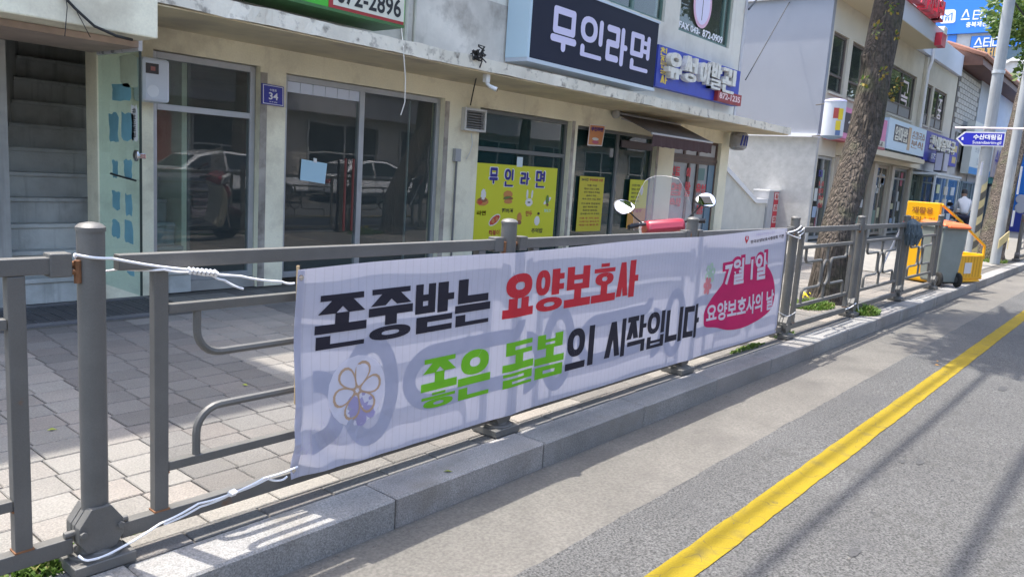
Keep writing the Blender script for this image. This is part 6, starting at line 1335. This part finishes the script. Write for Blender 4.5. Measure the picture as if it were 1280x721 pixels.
yc.location = (13.62, .12, 0); yc.rotation_euler = (0, 0, math.radians(-20))
# mop head hung on post
mh = thing('mop', 'grey string mop hung upside down on a fence post, handle red and white', 'mop', (10, 0, 0)); random.seed(4); mopm = C('mop_grey', (.10, .13, .15), .95, var=.3, vscale=40)
c = at(1139, 287, 1, -.06); mb = MB()
for k in range(190):
    a = random.uniform(0, 6.28); b = random.uniform(0, 1); q = Vector((math.cos(a)*.13, -.02+math.sin(a)*.09, 0)); p0 = c+Vector((0, 0, .13))+q*.25; mb.tube([p0, c+q*random.uniform(.5, 1.05)+Vector((0, 0, .07)), c+q*random.uniform(.6, 1.25)+Vector((.01, 0, -.06)), c+q*random.uniform(.4, .9)+Vector((.01, 0, -.13-random.uniform(0, .08)))], .006, 4, False)
o = mb.build('mop_strings', mopm, mh, True); o['kind'] = 'stuff'
MB().lathe(c+Vector((0, 0, -.10)), [(.03, .02), (.07, .06), (.08, .12), (.06, .19), (.02, .24)], 14).build('mop_core', mopm, mh, True)
p0 = at(1133, 272, 1, .02); p1 = at(1103, 332, 1, .12)
for k in range(4): MB().tube([p0.lerp(p1, k*.25), p0.lerp(p1, k*.25+.249)], .013, 8).build('handle', C('stick_red', (.45, .03, .04), .4) if k % 2 == 0 and k < 2 else C('stick_white', (.6, .6, .62), .4), mh, True)
# ------------------------------------------------------------------ person bending by scooter
ps_ = thing('person', 'person in white shirt and dark trousers bending beside the scooter behind the grey pole', 'person', (0, 0, 0))
def skin(nm, joints, edges, m, root=0, sub=2):
    me = bpy.data.meshes.new(nm); me.from_pydata([j[0] for j in joints], edges, []); o = bpy.data.objects.new(nm, me); COL.objects.link(o); o.parent = ps_
    mo = o.modifiers.new('skin', 'SKIN'); 
    for i, j in enumerate(joints): me.skin_vertices[0].data[i].radius = (j[1], j[1]) if me.skin_vertices else (.1, .1)
    me.skin_vertices[0].data[root].use_root = True
    s__ = o.modifiers.new('sub', 'SUBSURF'); s__.levels = sub; s__.render_levels = sub; me.materials.append(m)
    for p in me.polygons: p.use_smooth = True
    mo.use_smooth_shade = True; return o
try:
    sk = C('skin_tone', (.45, .28, .2), .6); sh1 = C('shirt_white', (.6, .62, .66), .8); tr1 = C('trousers_navy', (.02, .022, .045), .8)
    J = [((0, 0, .88), .13), ((.08, 0, 1.06), .125), ((.2, 0, 1.25), .13), ((.30, 0, 1.38), .10), ((.36, 0, 1.46), .05), ((.22, .17, 1.30), .06), ((.34, .2, 1.05), .045), ((.50, .16, .95), .035), ((.22, -.17, 1.30), .06), ((.34, -.2, 1.05), .045), ((.50, -.16, .95), .035)]
    def sk_obj(nm, joints, edges, m):
        me = bpy.data.meshes.new(nm); me.from_pydata([j[0] for j in joints], edges, []); o = bpy.data.objects.new(nm, me); COL.objects.link(o); o.parent = ps_
        o.modifiers.new('skin', 'SKIN')
        if not me.skin_vertices:
            bm = bmesh.new(); bm.from_mesh(me); bm.verts.layers.skin.verify(); bm.to_mesh(me); bm.free()
        for i, j in enumerate(joints): me.skin_vertices[0].data[i].radius = (j[1], j[1])
        me.skin_vertices[0].data[0].use_root = True
        q = o.modifiers.new('sub', 'SUBSURF'); q.levels = 2; q.render_levels = 2; me.materials.append(m); o.modifiers['skin'].use_smooth_shade = True; return o
    sk_obj('shirt', J, [(0, 1), (1, 2), (2, 3), (3, 4), (2, 5), (5, 6), (6, 7), (2, 8), (8, 9), (9, 10)], sh1)
    sk_obj('trousers', [((0, 0, .90), .135), ((0, .1, .80), .10), ((.04, .11, .46), .07), ((-.02, .12, .08), .05), ((0, -.1, .80), .10), ((.10, -.11, .46), .07), ((.10, -.12, .08), .05)], [(0, 1), (1, 2), (2, 3), (0, 4), (4, 5), (5, 6)], tr1)
    hd = MB().lathe((.40, 0, 1.44), [(.03, 0), (.065, .04), (.082, .10), (.085, .15), (.07, .21), (.03, .24)], 16, (.35, 0, 1)).build('head', sk, ps_, True)
    MB().lathe((.385, 0, 1.50), [(.088, .04), (.095, .10), (.078, .17), (.03, .20)], 16, (.3, 0, 1)).build('hair', black_m, ps_, True)
    MB().tube([(.51, 0, 1.54), (.53, 0, 1.52)], .014, 6).build('nose', sk, ps_, True)
    for s__ in (-1, 1):
        h_ = MB(); b0 = Vector((.50, s__*.16, .95)); h_.obox(b0+Vector((.045, 0, -.03)), (1, 0, -.7), (0, 1, 0), (.7, 0, 1), .09, .075, .03)
        for k in range(4): q = b0+Vector((.08, s__*(-.03+.02*k), -.055)); h_.tube([q, q+Vector((.035, 0, -.03)), q+Vector((.04, 0, -.065))], [.009, .008, .006], 6)
        q = b0+Vector((.03, -s__*.04, -.03)); h_.tube([q, q+Vector((.03, -s__*.02, -.03))], [.010, .007], 6); h_.build('hand', sk, ps_, True)
        MB().box(-.10+(.10 if s__ < 0 else 0), .18+(.10 if s__ < 0 else 0), s__*.12-.045, s__*.12+.045, 0, .08).build('shoe', black_m, ps_, True, .03)
except Exception as ex: print('PERSON', ex)
pp_ = at(1205, 268, 1, 2.3); ps_.location = (pp_.x, 2.3, 0); ps_.rotation_euler = (0, 0, math.radians(20))
# ------------------------------------------------------------------ overhead cables (their shadows fall along the yellow line)
for y, z, r_, lb in ((.86, 6.0, .020, 'lower black overhead cable running along the kerb above the fence'), (.70, 6.25, .03, 'upper black overhead cable running along the kerb above the fence'), (.17, 6.4, .04, 'thick overhead cable nearest the road above the fence')):
    tag(MB().tube([(-30+i*6, y+.02*(i % 3), z-.0) for i in range(22)], r_, 6).build('overhead_cable', blk, None, True), lb, 'cable')
# ------------------------------------------------------------------ far side of the road (seen in the glass)
op = thing('opposite_building', 'dim brown shop building across the road seen reflected in the windows', 'building', (5, -14, 0))
om = C('opp_wall', (.42, .39, .35), .9, var=.15); ow = C('opp_white', (.45, .45, .44), .8)
hl = [(-6+4.5*k, -2.6+4.5*k, .3, 2.6) for k in range(12)]; hu = [(-6+3.0*k, -4.4+3.0*k, 4.1, 5.6) for k in range(17)]
wall_holes('wall', -12, 50, 0, 6.0, -13.4, -13.1, hl+hu, om, op); MB().box(-12, 50, -20, -13.6, 0, 5.9).build('interior', C('opp_dark', (.02, .02, .022), .8), op)
for h in hl+hu:
    mb = MB(); z1 = h[3]; mb.box(h[0], h[0]+.06, -13.08, -13.02, h[2], z1); mb.box(h[1]-.06, h[1], -13.08, -13.02, h[2], z1); mb.box((h[0]+h[1])/2-.03, (h[0]+h[1])/2+.03, -13.08, -13.02, h[2], z1); mb.box(h[0], h[1], -13.085, -13.03, z1-.06, z1); mb.box(h[0], h[1], -13.085, -13.03, (h[2]+z1)/2, (h[2]+z1)/2+.06); mb.build('window_frame', ow, op)
    MB().box(h[0], h[1], -13.3, -13.29, h[2], z1).build('pane', C('opp_glass', (.03, .035, .04), .05), op)
MB().box(-12, 14, -13.05, -12.2, 2.9, 3.2).build('awning', C('opp_awning', (.25, .25, .27), .8), op); MB().box(15, 50, -13.05, -12.6, 2.9, 3.7).build('signband', C('opp_sign', (.40, .40, .42), .6), op)
for x in (9.1, 11.0): MB().box(x-.22, x+.22, -13.05, -12.9, .0, 2.3).build('red_pillar', C('opp_red', (.42, .04, .03), .5), op)
MB().box(8.9, 11.2, -13.06, -12.9, 2.31, 2.6).build('red_lintel', C('opp_red', (.42, .04, .03), .5), op)
car_w = C('car_white', (.72, .73, .75), .25, coat=1.0); carg = C('car_glass', (.02, .025, .03), .05)
def make_car(label, group):
    t = thing('parked_car', label, 'car', (0, 0, 0), group)
    prof = [(-2.25, .35), (-2.28, .62), (-2.2, .86), (-1.75, .93), (-1.25, 1.28), (-.6, 1.43), (.2, 1.42), (.75, 1.22), (1.25, .93), (1.95, .80), (2.25, .62), (2.28, .38)]
    def sec(s_, zc=1): return [(x, s_*(.89-(.18*max(0, (z-.9))/.5)), z) for x, z in prof]
    mb = MB(); L1 = sec(-1); R1 = sec(1); n = len(prof); mb.add(L1+R1, [tuple(range(n)), tuple(range(n, 2*n))[::-1]]+[(i, n+i, n+(i+1) % n, (i+1) % n) for i in range(n)]); mb.build('body', car_w, t, True, .05)
    for s_ in (-1, 1):
        for pts in ([(-1.62, .96), (-1.15, 1.25), (-.55, 1.36), (-.50, .96)], [(-.42, .96), (-.45, 1.37), (.15, 1.36), (.62, 1.18), (.98, .96)]):
            MB().prism([(x, s_*(.905-(.18*(z-.9)/.5)), z) for x, z in pts], (0, s_*.004, 0)).build('side_window', carg, t)
        for x in (-1.4, 1.4):
            w = MB().lathe((x, s_*.80, .32), [(.2, 0), (.31, .01), (.32, .05), (.31, .1), (.2, .11)], 22, (0, s_, 0)).build('wheel', rubber_m, t, True); MB().lathe((x, s_*.80, .32), [(.19, 0), (.19, .115), (.04, .12)], 16, (0, s_, 0)).build('rim', chrome_m, w, True)
        MB().box(2.12, 2.27, s_*.78-.12, s_*.78+.1, .58, .70).build('headlight', C('lamp_glass', (.7, .7, .72), .1), t, False, .02); MB().box(-2.29, -2.2, s_*.72-.13, s_*.72+.13, .68, .82).build('tail_light', C('tail_red', (.4, .01, .01), .2), t, False, .02)
        MB().box(.80, .95, s_*.96-.07, s_*.96+.05, .95, 1.05).build('mirror', car_w, t, False, .02)
        for x in (-.46, ): MB().box(x-.006, x+.006, s_*.893-.004, s_*.893+.006, .4, .93).build('door_gap', black_m, t)
    MB().prism([(.80, -.60, 1.215), (1.22, -.72, .96), (1.22, .72, .96), (.80, .60, 1.215)], (.006, 0, .006)).build('windscreen', carg, t)
    MB().prism([(-1.28, -.62, 1.27), (-1.72, -.72, .955), (-1.72, .72, .955), (-1.28, .62, 1.27)], (-.006, 0, .006)).build('rear_window', carg, t)
    MB().box(2.27, 2.285, -.26, .26, .42, .53).build('number_plate', wht, t); MB().box(-2.2, 2.2, -.85, .85, .2, .36).build('underbody', black_m, t)
    return t
car = make_car('white sedan parked across the road, reflected in the left shop window', 'white cars across the road'); car.location = (11.2, -10.45+.9, RZ)
c2 = copy_tree(car); c2.location = (16.6, -9.6, RZ); c2['label'] = 'white sedan parked further along the far kerb, reflected in the wide glass door'
c3 = copy_tree(car); c3.location = (22.3, -9.6, RZ); c3.rotation_euler = (0, 0, math.pi); c3['label'] = 'third white sedan across the road, reflected beside the teal window'
bpy.data.objects.remove(TOBJ, do_unlink=True)
bpy.data.scenes.remove(TSC)
